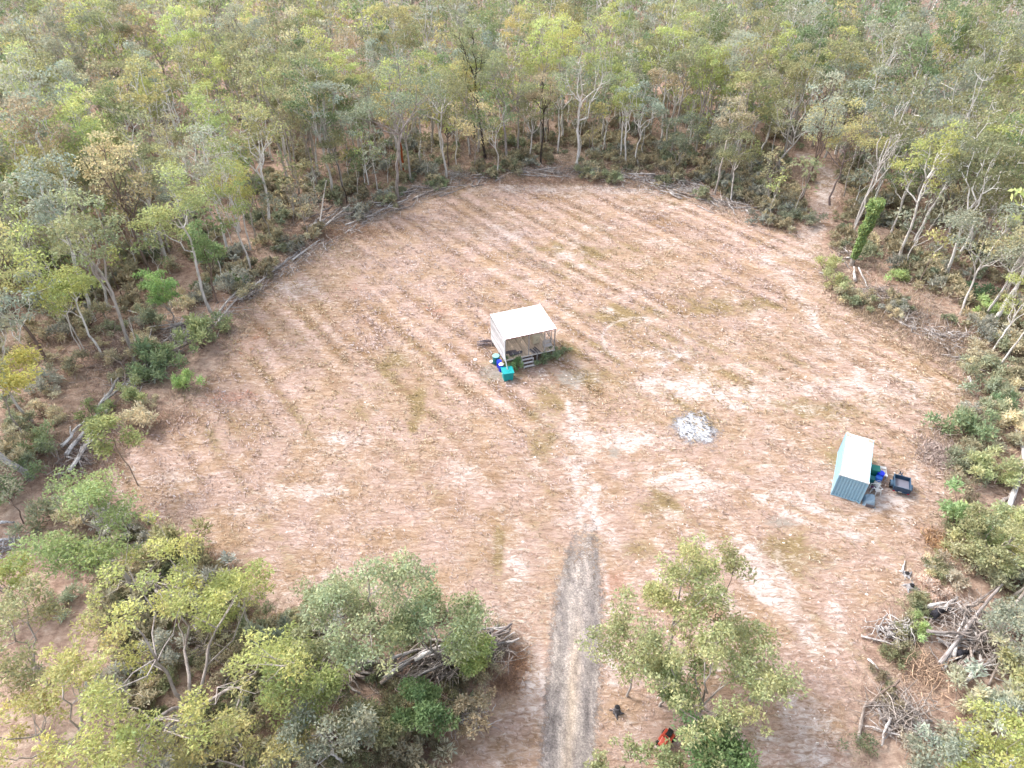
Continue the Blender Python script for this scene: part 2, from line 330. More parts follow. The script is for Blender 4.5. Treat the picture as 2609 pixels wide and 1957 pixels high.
# gravel driveway: own sheet, ragged edges
def f5_(n, P): return noise(n, vscale(n, P, (1, .45, 1)), 1.9, 6, .75)
def drivemat():
    m, n, b = mat('gravel', .95, .12); tc = N(n, 'TexCoord'); P = tc.outputs['Object']; f = noise(n, P, 9, 5, .75); g = noise(n, vscale(n, P, (1, .12, 1)), 1.1, 3); f0 = noise(n, P, 1.1, 5, .7)
    c = mulc(n, ramp(n, f, [(.3, (.125, .12, .12)), (.5, (.27, .255, .25)), (.7, (.48, .455, .44))]), ramp(n, f0, [(.35, (.82, .8, .8)), (.65, (1.15, 1.12, 1.1))]))
    A = N(n, 'Attribute', attribute_name='tint'); sp = N(n, 'SeparateColor'); n.links.new(A.outputs['Color'], sp.inputs[0])
    c = mulc(n, c, ramp(n, f, [(.3, (.28, .22, .16)), (.7, (.50, .41, .31))]), sp.outputs[1], 'MIX')
    c = mulc(n, c, ramp(n, sp.outputs[2], [(0., (1.12, 1.1, 1.08)), (1., (.72, .71, .71))])); c = mulc(n, c, ramp(n, g, [(.35, (.8, .79, .8)), (.65, (1.12, 1.1, 1.06))])); c = mulc(n, c, ramp(n, f5_(n, P), [(.38, (.72, .71, .72)), (.52, (1, 1, 1)), (.66, (1.35, 1.3, 1.26))])); n.links.new(c, b.inputs['Base Color']); bump(n, b, f, .8, .04)
    f5 = noise(n, P, 2.6, 6, .8); q = N(n, 'Math', operation='MULTIPLY_ADD'); n.links.new(f5, q.inputs[0]); q.inputs[1].default_value = 2.6; q.inputs[2].default_value = -1.3
    a = N(n, 'Math', operation='ADD'); n.links.new(sp.outputs[0], a.inputs[0]); n.links.new(q.outputs[0], a.inputs[1])
    tr = N(n, 'BsdfTransparent'); mx = N(n, 'MixShader'); n.links.new(ramp(n, a.outputs[0], [(.2, 0.), (.85, 1.)]), mx.inputs[0])
    n.links.new(tr.outputs[0], mx.inputs[1]); n.links.new(b.outputs[0], mx.inputs[2]); n.links.new(mx.outputs[0], n.nodes['Material Output'].inputs[0]); return m
dy = []; 
for k in range(len(DRIVE) - 1):
    for t in np.linspace(0, 1, 14, endpoint=False): dy.append([DRIVE[k][i] * (1 - t) + DRIVE[k + 1][i] * t for i in range(3)])
DV = []; DT = []; M_ = 22
for r, (py, l, rr) in enumerate(dy):
    a = gnd(l - 16, py); b2 = gnd(rr + 16, py)
    for k in range(M_):
        t = k / (M_ - 1); x = a[0] * (1 - t) + b2[0] * t; y = a[1]
        e = min(t, 1 - t) * 2; end = min(1, (len(dy) - 1 - r) / 44); e = e * end + (1 - end) * .5 * max(0, 1 - abs(abs(t - .5) - .24) * 9)
        DV.append((x, y, float(gz(np.array(x), np.array(y))) + .012)); DT.append((min(1, e * 2.6) * end, max(0, 1 - abs(t - .5) * 7) * .5 * min(1, max(0, (py - 1500) / 200)) + .04, math.exp(-((abs(t - .5) - .25) / .085) ** 2)))
di = np.arange(len(DV)).reshape(len(dy), M_)
DF = np.stack([di[:-1, :-1], di[:-1, 1:], di[1:, 1:], di[1:, :-1]], -1).reshape(-1, 4)
tag(link('gravel_driveway', mesh_np('gravel_driveway', DV, DF, np.array(DT), [drivemat()])), kind='structure')
def drive_t(X, Y):
    px, py = topx(X, Y); ys = np.array([d[0] for d in DRIVE])[::-1]; l = np.interp(py, ys, np.array([d[1] for d in DRIVE])[::-1]); r = np.interp(py, ys, np.array([d[2] for d in DRIVE])[::-1])
    return (px > l) & (px < r) & (py > 1305)

# ------------------------------------------------------------------ leaf / blade clouds
def unit(a): return a / (np.linalg.norm(a, axis=1)[:, None] + 1e-9)
def blades(R, P, A, L, Wd):
    """one rhombic blade per row: base P, axis A (unit), length L, half width Wd"""
    w = unit(np.cross(A, R.normal(size=P.shape))); L = L[:, None]; Wd = Wd[:, None]
    V = np.stack([P, P + A * L * .45 + w * Wd, P + A * L, P + A * L * .45 - w * Wd], 1)
    return V.reshape(-1, 3), np.arange(len(P) * 4).reshape(-1, 4)
def leaf_tint(R, n, amp=.3, hue=.16):
    b = 1 + amp * (R.random(n) * 2 - 1); h = hue * R.normal(size=n)
    return np.clip(np.stack([b * (1 + h), b, b * (1 - .9 * h)], 1), .1, 2.5)
def crown(R, clumps, n, l, flat=.55, droop=.45, shell=.42, wid=.24):
    c = np.array([k[0] for k in clumps]); r = np.array([k[1] for k in clumps]); w = r ** 2 / (r ** 2).sum()
    i = R.choice(len(c), n, p=w); d = unit(R.normal(size=(n, 3))); d[:, 2] = np.where(R.random(n) < .66, abs(d[:, 2]), d[:, 2])
    rr = r[i] * R.random(n) ** shell * (.75 + .5 * vn(d[:, 0] * 2.2 + i * 7.3, d[:, 1] * 2.2 + d[:, 2] * 1.7 + i * 3.1))
    p = c[i] + d * rr[:, None] * np.array([1, 1, flat])
    a = unit(R.normal(size=(n, 3)) * .8 + d * .55 + np.array([0, 0, -droop])); L = l * (.65 + .7 * R.random(n))
    V, F = blades(R, p, a, L, L * wid)
    tc = leaf_tint(R, len(c), .14, .04)[i] * leaf_tint(R, n, .26, .06)
    return V, F, np.repeat(tc, 4, 0)
def limb(R, a, b, k=6, sag=.12, wob=.06):
    a = np.array(a, float); b = np.array(b, float); t = np.linspace(0, 1, k)[:, None]; L = np.linalg.norm(b - a)
    p = a + (b - a) * t; h = (b - a) * [1, 1, 0]; p = p + h * (np.sin(t * np.pi) * sag)
    p[1:-1] += R.normal(size=(k - 2, 3)) * L * wob; return p
def gen_tree(seed, H, r0, fork=.5, nl=4, spread=.25, sub=3, cr=.1, leafn=2000, leafl=.4, lean=(0, 0), wob=.012, flat=.62, droop=.45, sides=6, dead=False, low=.0, twigs=0, wid=.24, clump_var=.35):
    R = np.random.default_rng(seed); Vs = []; Fs = []; o = 0; cl = []
    def put(P, r, s=sides):
        nonlocal o
        V, F = tube_np(P, r, s); Vs.append(V); Fs.append(F + o); o += len(V)
    k = 8; t = np.linspace(0, 1, k); w = np.cumsum(R.normal(size=(k, 2)) * wob * H, 0); w -= w[0]
    T = np.stack([lean[0] * H * t ** 1.3 + w[:, 0], lean[1] * H * t ** 1.3 + w[:, 1], t * H * fork], 1); T[0, 2] = -.25
    rt = r0 * (1 - .45 * t); rt[0] *= 1.35; put(T, rt, sides + 1)
    top = T[-1]; a0 = R.random() * 6.28
    for q in range(nl):
        ang = a0 + q * 6.283 / nl + R.normal() * .35; hs = spread * H * (.55 + .6 * R.random()); hz = H * (.64 + .36 * R.random())
        s = T[-1] if q < 2 else T[-1 - int(R.integers(0, 3))]
        if q == 0: hs *= .3; hz = H
        e = np.array([top[0] + hs * math.cos(ang), top[1] + hs * math.sin(ang), max(hz, s[2] + .15 * H)])
        if low and q % 3 == 2: e[2] = s[2] + (e[2] - s[2]) * (1 - low)
        P = limb(R, s, e, 7, .18, .035); put(P, r0 * np.linspace(.5, .13, 7))
        cl.append((e, cr * H * (1 - clump_var / 2 + clump_var * R.random())))
        for j in range(sub):
            u = .35 + .6 * R.random(); i0 = min(5, int(u * 6)); st = P[i0]
            ang2 = ang + R.normal() * 1.0; l2 = spread * H * (.35 + .45 * R.random())
            e2 = st + np.array([l2 * math.cos(ang2), l2 * math.sin(ang2), l2 * (.25 + .75 * R.random())]); e2[2] = min(e2[2], H * 1.02)
            P2 = limb(R, st, e2, 5, .15, .05); put(P2, r0 * np.linspace(.22, .06, 5), 5)
            cl.append((e2, cr * H * (.8 - clump_var / 2 + clump_var * R.random())))
            for m in range(twigs):
                s3 = P2[2 + (m % 3)]; e3 = s3 + R.normal(size=3) * l2 * .4 + [0, 0, l2 * .2]; put(limb(R, s3, e3, 4, .1, .06), r0 * np.linspace(.09, .03, 4), 4)
                if m % 2: cl.append((e3, cr * H * .5))
    if twigs >= 2 and not dead:
        for c0, r in list(cl):
            for m in range(4): put(limb(R, c0 - [0, 0, r * .35], c0 + unit(R.normal(size=(1, 3)) + [[0, 0, .5]])[0] * r * .9, 3, .1, .05), r0 * np.array([.055, .04, .02]), 3)
    bV = np.concatenate(Vs); bF = np.concatenate(Fs)
    if dead: return bV, bF, None
    return bV, bF, crown(R, cl, leafn, leafl, flat, droop, wid=wid)
def tree_meshes(name, **kw):
    bV, bF, cr = gen_tree(**kw)
    tm = mesh_np(name + '_trunk', bV, bF, None, [BARK], smooth=True)
    cm = None if cr is None else mesh_np(name + '_crown', cr[0], cr[1], cr[2], [LEAF])
    return tm, cm
PALE = (.64, .62, .61); GREYB = (.42, .39, .37); BROWN = (.22, .17, .15); DARK = (.075, .06, .055); WHITE = (.80, .79, .79)
LIME = (.235, .265, .055); YOLI = (.25, .235, .065); OLI = (.165, .170, .062); GRN = (.115, .155, .048); GGR = (.185, .20, .115); BRO = (.215, .175, .085); PYEL = (.32, .285, .115); DGR = (.07, .105, .032); BRT = (.16, .25, .045)
def plant_tree(name, label, cat, meshes, x, y, sc=1.0, rz=0, bark=PALE, leaf=OLI, group=None, crown_name='crown', trunk_name='trunk', tilt=(0, 0)):
    z = float(gz(np.array(x, float), np.array(y, float)))
    t = thing(name, label, cat, (x, y, z - .05), rz, group); t.scale = (sc,) * 3
    t.rotation_euler = (tilt[0], tilt[1], rz)
    if meshes[0]: link(trunk_name, meshes[0], t, bark)
    if meshes[1]: link(crown_name, meshes[1], t, leaf)
    return t

# ------------------------------------------------------------------ hand-placed trees (each surveyed from the photo)
TAKEN = []                                               # (x, y, radius) kept free by the forest filler
def HT(px, py, H, r0, label, bark=PALE, leaf=OLI, keep=2.2, name='gum_tree', cat='tree', tilt=(0, 0), group=None, rz=0, **kw):
    x, y = gnd(px, py); TAKEN.append((x, y, keep))
    kw.setdefault('seed', int(px * 7 + py)); ms = tree_meshes(name, H=H, r0=r0, **kw)
    return plant_tree(name, label, cat, ms, x, y, 1, rz, bark, leaf, group, tilt=tilt)
FG = dict(leafl=.22, sides=7, twigs=2)
# near foreground, lower left
HT(345, 1520, 11.5, .20, 'leaning gum tree with two-tone green crown at the upper left corner of the foreground thicket', GREYB, (.17, .225, .055), fork=.45, nl=4, spread=.22, sub=4, cr=.13, leafn=7500, lean=(-.03, .02), **FG)
HT(492, 1850, 11.0, .26, 'large spreading gum tree with twisted pale limbs and lime crown in the lower left foreground', (.42, .38, .37), (.27, .285, .06), keep=4, fork=.22, nl=6, spread=.52, sub=5, cr=.105, leafn=13500, low=.35, **FG)
HT(225, 1905, 8.5, .15, 'yellow-green gum tree at the bottom left corner left of the spreading gum', GREYB, (.29, .28, .07), fork=.3, nl=5, spread=.4, sub=4, cr=.12, leafn=6500, **FG)
HT(120, 1740, 8.0, .15, 'dark olive bushy tree at the left picture edge above the corner gum', GREYB, (.215, .215, .08), fork=.3, nl=5, spread=.34, sub=4, cr=.14, leafn=6500, **FG)
HT(40, 1545, 5.5, .11, 'bright lime young gum tree at the left picture edge', GREYB, LIME, fork=.3, nl=4, spread=.33, sub=3, cr=.16, leafn=4200, **FG)
HT(640, 1600, 6.5, .10, 'slim lime-topped gum at the right shoulder of the big spreading gum', PALE, LIME, fork=.45, nl=4, spread=.24, sub=3, cr=.13, leafn=3800, **FG)
HT(640, 2000, 7.0, .12, 'yellow-olive gum rising from the bottom edge right of the spreading gum', GREYB, YOLI, fork=.35, nl=5, spread=.36, sub=4, cr=.13, leafn=5600, **FG)
HT(790, 1830, 7.0, .12, 'yellow-green rounded gum tree left of the dark log heap in the foreground thicket', GREYB, (.20, .235, .05), fork=.3, nl=5, spread=.3, sub=4, cr=.15, leafn=6500, **FG)
HT(880, 1950, 6.0, .11, 'grey-green thin gum at the bottom edge of the foreground thicket', PALE, GGR, fork=.35, nl=5, spread=.34, sub=4, cr=.12, leafn=4600, **FG)
HT(1000, 1690, 10.5, .17, 'tallest grey-green tree of the foreground thicket with its tip against the mown field', GREYB, (.215, .245, .10), fork=.35, nl=5, spread=.22, sub=4, cr=.11, leafn=8500, **FG)
HT(1120, 1685, 7.5, .14, 'dense mid-green tree on the right shoulder of the foreground thicket', GREYB, (.175, .21, .075), fork=.3, nl=5, spread=.3, sub=4, cr=.14, leafn=7000, **FG)
HT(915, 1690, 7.5, .13, 'dull green tree on the left shoulder of the tallest thicket tree', GREYB, (.20, .215, .085), fork=.35, nl=5, spread=.28, sub=4, cr=.13, leafn=6000, **FG)
HT(1185, 1720, 4.6, .08, 'bright green young tree standing over the right end of the foreground log pile', GREYB, (.20, .25, .05), fork=.3, nl=4, spread=.26, sub=3, cr=.17, leafn=4300, **FG)
HT(1085, 1865, 4.0, .10, 'fresh green rounded tree below the foreground log pile', GREYB, (.12, .19, .05), fork=.25, nl=5, spread=.3, sub=4, cr=.16, leafn=6000, **FG)
HT(950, 1880, 3.8, .08, 'olive bushy tree between the fresh green tree and the bottom edge', BROWN, OLI, fork=.25, nl=5, spread=.34, sub=4, cr=.15, leafn=4200, **FG)
HT(1190, 1860, 3.4, .06, 'brownish sparse sapling at the lower right corner of the foreground thicket', BROWN, BRO, fork=.3, nl=4, spread=.34, sub=3, cr=.15, leafn=2200, **FG)
# near foreground, clump right of the driveway
HT(1695, 1670, 10.2, .13, 'tall slender gum with yellowish tip in the clump right of the driveway', GREYB, (.25, .26, .08), fork=.5, nl=4, spread=.15, sub=5, cr=.10, leafn=5600, **FG)
HT(1838, 1630, 9.0, .09, 'thin two-stemmed gum with airy crown against the pale field', (.25, .21, .20), (.20, .20, .065), fork=.32, nl=3, spread=.2, sub=5, cr=.10, leafn=3200, lean=(-.07, 0), **FG)
HT(1770, 1850, 7.8, .16, 'broad olive gum in the middle of the clump right of the driveway', (.40, .36, .34), (.24, .255, .085), fork=.35, nl=6, spread=.34, sub=5, cr=.10, leafn=8000, **FG)
HT(1597, 1770, 8.0, .08, 'thin-stemmed gum at the driveway side of the right clump', GREYB, (.22, .235, .08), fork=.55, nl=4, spread=.22, sub=4, cr=.13, leafn=4600, **FG)
HT(1910, 1780, 6.4, .10, 'light green spreading gum at the field side of the right clump', GREYB, (.24, .26, .09), fork=.4, nl=5, spread=.27, sub=4, cr=.12, leafn=4600, **FG)
HT(1680, 1800, 5.6, .09, 'dark green gum tree behind the red mower', GREYB, (.18, .22, .07), fork=.35, nl=5, spread=.26, sub=4, cr=.13, leafn=4200, **FG)
HT(1790, 2000, 5.6, .12, 'dense dark green rounded tree at the bottom edge right of the red mower', GREYB, (.085, .15, .035), fork=.22, nl=6, spread=.27, sub=5, cr=.2, leafn=9500, **FG)
HT(1515, 2020, 2.0, .05, 'low pale green sprawling tree at the bottom edge beside the driveway', GREYB, (.21, .225, .085), fork=.2, nl=6, spread=.6, sub=4, cr=.2, leafn=4200, **FG)
HT(1640, 2010, 2.8, .05, 'low straggly green tree at the bottom edge below the red mower', GREYB, (.19, .215, .07), fork=.2, nl=5, spread=.6, sub=4, cr=.2, leafn=3600, **FG)
# right side of the picture, near
HT(2575, 1530, 8.0, .15, 'yellow-green gum above the tangled log heap at the right edge', GREYB, (.235, .25, .07), fork=.3, nl=5, spread=.36, sub=4, cr=.13, leafn=6500, **FG)
HT(2500, 1440, 4.8, .09, 'olive bushy tree between the dark shrub and the tangled log heap', GREYB, (.20, .205, .075), fork=.25, nl=5, spread=.42, sub=4, cr=.16, leafn=5000, **FG)
HT(2590, 1700, 6.8, .11, 'grey-green gum at the right edge beside the tangled log heap', PALE, GGR, fork=.3, nl=5, spread=.36, sub=4, cr=.13, leafn=5200, **FG)
HT(2500, 1990, 6.0, .10, 'bright yellow-green tree at the bottom right corner', GREYB, (.26, .28, .055), fork=.25, nl=5, spread=.3, sub=4, cr=.16, leafn=5500, **FG)
HT(2380, 2010, 4.0, .07, 'grey-green low tree at the bottom edge left of the corner tree', GREYB, GGR, fork=.25, nl=5, spread=.4, sub=4, cr=.16, leafn=4000, **FG)
MG = dict(leafl=.29, twigs=1)
# left forest edge
HT(508, 478, 17.0, .24, 'tall bare white dead tree standing in the left forest', WHITE, keep=3, name='dead_tree', fork=.5, nl=5, spread=.1, sub=3, dead=True, leafn=0, leafl=.1, twigs=2)
HT(186, 602, 16.2, .24, 'big lime-green gum with domed clumps at the left edge of the picture', GREYB, (.225, .29, .065), keep=3.5, fork=.55, nl=6, spread=.34, sub=4, cr=.125, leafn=6000, wid=.3, **MG)
HT(130, 395, 17.5, .25, 'lime-green gum standing just behind the big domed gum at far left', GREYB, (.25, .29, .08), keep=3.5, fork=.5, nl=6, spread=.34, sub=4, cr=.12, leafn=5600, wid=.3, **MG)
HT(537, 794, 18.0, .19, 'tall slender pale gum beside the log heap on the left clearing edge', PALE, (.21, .235, .06), keep=2.6, fork=.62, nl=4, spread=.16, sub=4, cr=.095, leafn=4200, lean=(-.01, .03), **MG)
HT(552, 770, 11, .13, 'second thinner trunk gum just behind the tall slender gum on the left edge', BROWN, (.12, .185, .05), keep=1.5, fork=.45, nl=4, spread=.12, sub=3, cr=.1, leafn=2600, **MG)
HT(275, 790, 12.5, .17, 'crooked white gum with bare lower trunk in the left forest', WHITE, OLI, fork=.7, nl=4, spread=.15, sub=3, cr=.09, leafn=1800, wob=.03, **MG)
HT(262, 912, 10.5, .14, 'white leaning gum with lime dome crown in the left forest near the logs', WHITE, LIME, fork=.68, nl=4, spread=.17, sub=3, cr=.12, leafn=2400, lean=(-.06, .05), **MG)
HT(78, 1218, 13.5, .30, 'thick blue-grey gum trunk at the left picture edge', (.44, .43, .44), OLI, fork=.6, nl=4, spread=.3, sub=3, cr=.11, leafn=2200, lean=(-.25, .05), **MG)
HT(448, 822, 7.0, .10, 'small fresh green tree above the left log heap', GREYB, (.15, .25, .05), fork=.28, nl=6, spread=.2, sub=4, cr=.11, leafn=3400, leafl=.28)
HT(60, 1110, 8.5, .09, 'yellow-leaved thin-stemmed tree at the left picture edge', GREYB, (.31, .29, .04), fork=.6, nl=5, spread=.3, sub=4, cr=.15, leafn=4200, leafl=.33, twigs=1)
HT(351, 1236, 7.6, .055, 'lone thin leaning sapling at the left corner of the mown field', (.30, .25, .21), (.19, .22, .055), fork=.72, nl=4, spread=.16, sub=3, cr=.12, leafn=1500, leafl=.3, lean=(-.02, .02), keep=1)
HT(640, 640, 12, .12, 'yellow-tufted slim gum at the left rear of the clearing', PALE, (.31, .30, .05), fork=.6, nl=4, spread=.17, sub=3, cr=.12, leafn=2600, **MG)
HT(800, 372, 17, .17, 'leaning bare-trunked pale gum in the rear left forest', PALE, OLI, fork=.72, nl=4, spread=.18, sub=3, cr=.11, leafn=3000, lean=(-.12, .02), **MG)
HT(838, 395, 17.5, .18, 'tall pale twin gum right of the leaning gum in the rear left forest', WHITE, (.19, .21, .085), fork=.6, nl=4, spread=.15, sub=3, cr=.1, leafn=3000, lean=(-.03, .0), **MG)
HT(884, 520, 11, .09, 'thin dark-barked leaning sapling at the rear left clearing edge', DARK, OLI, fork=.7, nl=3, spread=.16, sub=3, cr=.12, leafn=1500, lean=(-.06, .0), keep=1, **MG)
HT(1014, 508, 22.0, .30, 'tallest grey-green gum at the rear left edge of the clearing', (.36, .33, .32), (.14, .17, .085), keep=3, fork=.5, nl=6, spread=.24, sub=4, cr=.1, leafn=5600, **MG)
HT(1032, 446, 7.2, .24, 'rust-red bare broken trunk behind the tallest rear gum', (.34, .085, .03), keep=1.2, name='dead_tree', fork=.92, nl=2, spread=.04, sub=0, dead=True, leafn=0, leafl=.1)
HT(1137, 452, 17.5, .21, 'straight pale gum behind the rear left brush heap', PALE, OLI, fork=.62, nl=5, spread=.22, sub=4, cr=.1, leafn=3600, **MG)
HT(1296, 420, 18.5, .26, 'stout grey gum beside a stand of thin stems behind the clearing', (.36, .33, .33), (.165, .19, .075), fork=.55, nl=5, spread=.24, sub=4, cr=.1, leafn=4000, **MG)
HT(1468, 425, 21.0, .27, 'tall white gum with forked bare limbs at the centre rear of the clearing', WHITE, (.17, .205, .09), keep=3.5, fork=.55, nl=5, spread=.15, sub=4, cr=.075, leafn=2400, **MG)
HT(1600, 300, 18, .22, 'white-limbed gum in the forest right of the central white gum', WHITE, (.18, .20, .075), fork=.45, nl=5, spread=.24, sub=4, cr=.1, leafn=3400, **MG)
HT(1860, 516, 13, .15, 'pale twin-stem gum at the right rear edge of the clearing', PALE, OLI, fork=.4, nl=3, spread=.18, sub=3, cr=.12, leafn=2400, **MG)
HT(1720, 452, 10, .12, 'dark grey-green bushy tree behind the rear right log line', GREYB, (.11, .13, .065), fork=.3, nl=5, spread=.25, sub=4, cr=.14, leafn=3600, **MG)
HT(1815, 470, 9.5, .11, 'dull green multi-stemmed tree left of the pale twin-stem gum', GREYB, (.135, .15, .075), fork=.3, nl=5, spread=.25, sub=4, cr=.14, leafn=3400, **MG)
HT(2115, 522, 15.5, .17, 'dark-based leaning gum with yellow-green crown beside the dirt track', (.27, .22, .22), (.30, .28, .085), keep=2.6, fork=.55, nl=6, spread=.32, sub=4, cr=.1, leafn=4800, lean=(.05, .0), **MG)
HT(2150, 500, 13, .12, 'thin grey gum just right of the dark-based leaning gum by the track', GREYB, BRO, fork=.6, nl=4, spread=.2, sub=3, cr=.11, leafn=2200, **MG)
HT(1990, 430, 16, .20, 'pale crooked gum with wide yellowish crown left of the dirt track', PALE, (.235, .235, .105), fork=.4, nl=6, spread=.34, sub=4, cr=.1, leafn=4600, wob=.025, **MG)
HT(2548, 505, 14.5, .22, 'white-barked gum at the right picture edge', WHITE, (.25, .245, .115), fork=.5, nl=5, spread=.3, sub=4, cr=.11, leafn=3400, **MG)
HT(2447, 804, 13.0, .15, 'slanting pale gum with grey-green crown on the right side of the clearing', PALE, GGR, keep=3, fork=.5, nl=5, spread=.26, sub=4, cr=.12, leafn=4000, lean=(.03, .02), **MG)
HT(2390, 640, 14, .20, 'brownish-trunked gum on the right between the vine column and the picture edge', BROWN, GGR, fork=.6, nl=5, spread=.24, sub=3, cr=.11, leafn=2600, lean=(.06, 0), **MG)
HT(2330, 250, 17, .22, 'orange-brown leafed gum with a dark crooked trunk in the upper right forest', DARK, (.235, .185, .075), fork=.5, nl=5, spread=.32, sub=4, cr=.13, leafn=4200, **MG)

# dead column smothered in bright green vine
def vine_column():
    x, y = gnd(2168, 676); TAKEN.append((x, y, 3)); TAKEN.append((x + 1.5, y - 5, 4.5)); TAKEN.append((x + 4, y - 9, 4)); R = np.random.default_rng(5); H = 9.2
    t = thing('vine_covered_trunk', 'dead leaning trunk smothered in bright green vine on the right clearing edge', 'tree', (x, y, 0))
    P = np.stack([np.linspace(0, .5, 7), np.zeros(7), np.linspace(-.2, H, 7)], 1); V, F = tube_np(P, np.linspace(.3, .16, 7), 7)
    link('trunk', mesh_np('vine_trunk', V, F, None, [BARK], smooth=True), t, GREYB)
    n = 6500; h = R.random(n) ** .85; z = 1.2 + h * (H - .7); wd_ = (.34 + .52 * h) * (.7 + .6 * vn(z * 1.3, z * .0 + 3.3))
    a = R.random(n) * 6.283; rr = wd_ * R.random(n) ** .35 * (.7 + .6 * vn(z * 1.6 + 9, a * 1.6))
    p = np.stack([.5 * z / H + rr * np.cos(a), rr * np.sin(a), z], 1)
    ax = unit(np.stack([np.cos(a), np.sin(a), -np.full(n, .9)], 1) + R.normal(size=(n, 3)) * .5); L = .26 * (.7 + .6 * R.random(n))
    V, F = blades(R, p, ax, L, L * .36); link('vine', mesh_np('vine', V, F, np.repeat(leaf_tint(R, n, .4, .14), 4, 0), [LEAF]), t, (.15, .215, .045))
vine_column()

for px, py, r in [(215, 1120, 4.5), (240, 1080, 4), (190, 1180, 4), (300, 1000, 3), (470, 860, 4.5), (560, 800, 4), (860, 555, 5), (1085, 490, 4), (1180, 458, 3), (1360, 445, 4), (1465, 440, 3.5), (1640, 458, 5), (1740, 490, 5), (1840, 525, 4), (2155, 655, 3), (2240, 752, 3),
                  (2335, 818, 3), (2415, 862, 4), (2455, 1600, 5), (2280, 1610, 3.5), (2290, 1830, 4), (1240, 1640, 2.5), (1110, 1690, 3), (890, 1715, 3), (410, 1520, 3), (2575, 1180, 4), (2560, 1300, 3)]:
    x, y = gnd(px, py); d = math.hypot(x, y)
    for k in (0, .045, .09): TAKEN.append((x * (1 - k), y * (1 - k), r * (1 - k * 3)))
for (x, y) in TRACK:
    for k in (0, .04, .08, .12): TAKEN.append((x * (1 - k), y * (1 - k), 3.4))
for t_ in np.linspace(0, 1, 8):
    for a_, b_ in (((200, 1190), (330, 980)), ((330, 980), (600, 770)), ((600, 770), (960, 545))):
        x, y = gnd(a_[0] + (b_[0] - a_[0]) * t_, a_[1] + (b_[1] - a_[1]) * t_)
        for k in (0, .04): TAKEN.append((x * (1 - k), y * (1 - k), 2.0))
# ------------------------------------------------------------------ forest filler
PROTO = {'gum': [], 'wide': [], 'sap': [], 'wisp': [], 'dead': []}
for i in range(3): PROTO['dead'].append(tree_meshes('bare_tree', seed=450 + i, H=13, r0=.13, fork=.5, nl=4, spread=.14, sub=4, dead=True, leafn=0, leafl=.1, twigs=1))
for i in range(10): PROTO['gum'].append(tree_meshes('gum', seed=100 + i, H=16, wob=.006, r0=.19, fork=.52 + .05 * (i % 3), nl=5 + i % 2, spread=.11 + .008 * i, sub=4 + i % 2, cr=.068 + .004 * (i % 4), leafn=1900, leafl=.31, lean=(.03 * (i % 3 - 1), .02), wid=.27))
for i in range(4): PROTO['wide'].append(tree_meshes('wide_gum', seed=200 + i, H=13, r0=.16, fork=.38 + .04 * i, nl=6, spread=.24, sub=4, cr=.08, leafn=2200, leafl=.31, wob=.02, wid=.28))
for i in range(8): PROTO['sap'].append(tree_meshes('sapling', seed=300 + i, H=8.5, wob=.007, r0=.065, fork=.5 + .05 * (i % 3), nl=4, spread=.17, sub=4, cr=.11, leafn=900, leafl=.28, lean=(.04 * (i % 3 - 1), .0), sides=5))
for i in range(7): PROTO['wisp'].append(tree_meshes('wispy_gum', seed=400 + i, H=11, r0=.09, fork=.45, nl=5, spread=.22, sub=4, cr=.10, leafn=1100, leafl=.32, droop=.8, sides=5, twigs=1, wid=.18))
RF = np.random.default_rng(11); rnd = random.Random(4)
def in_view(x, y, m=8, hz=14):
    a = topx(x, y); b = topx(x, y, hz); mm = m * 25
    return -mm < min(a[0], b[0]) + 0 and max(a[0], b[0]) < 2609 + mm and b[1] < 1957 + mm and a[1] > -60 and y > 14 or (-mm < a[0] < 2609 + mm and a[1] > -60 and y > 14)
cand = []
yy = 14.0
while yy < 318:
    sp = 3.35 if yy < 160 else 4.6
    xx = -250.0
    while xx < 250:
        x = xx + RF.uniform(-.45, .45) * sp; y = yy + RF.uniform(-.45, .45) * sp; xx += sp
        if abs(x) > 30 + y * .86: continue
        cand.append((x, y))
    yy += sp
C = np.array(cand); sdv = clear_sd(C[:, 0], C[:, 1]); trk = segdist(C[:, 0], C[:, 1], TRACK, False)
dens = fbm(C[:, 0] * .045 + 8, C[:, 1] * .045, 3)
keep = (sdv < -1.6) & (trk > 2.6)
edge_thin = np.clip((-sdv - 1) / 16, 0, 1)
keep &= RF.random(len(C)) < (.34 + .42 * edge_thin) * np.where(dens < .42, .5, 1) * np.where((C[:, 0] > 40) & (C[:, 1] < 95), .75, 1) * np.where((C[:, 0] < -20) & (C[:, 1] < 100) & (C[:, 1] > 42), 1.45, 1)
keep &= ~((C[:, 1] < 36) & (RF.random(len(C)) < .72))
C = C[keep]; sdv = sdv[keep]
for tx, ty, r in TAKEN:
    k = np.hypot(C[:, 0] - tx, C[:, 1] - ty) > r; C = C[k]; sdv = sdv[k]
PAL = [('olive', OLI, 5), ('yellow-green', YOLI, 3), ('lime', LIME, 2), ('mid-green', GRN, 3), ('grey-green', GGR, 5), ('brownish', BRO, 2), ('pale yellow', PYEL, 1)]
PALU = [('olive', OLI, 4), ('yellow-green', YOLI, 2), ('lime', LIME, 1), ('mid-green', GRN, 4), ('grey-green', GGR, 4), ('dark green', DGR, 1)]
BK = [('white', WHITE, 4), ('pale', PALE, 5), ('grey', GREYB, 3), ('brown', BROWN, .8), ('black', DARK, .15)]
def pick(P): return rnd.choices(P, [p[2] for p in P])[0]
TR = []
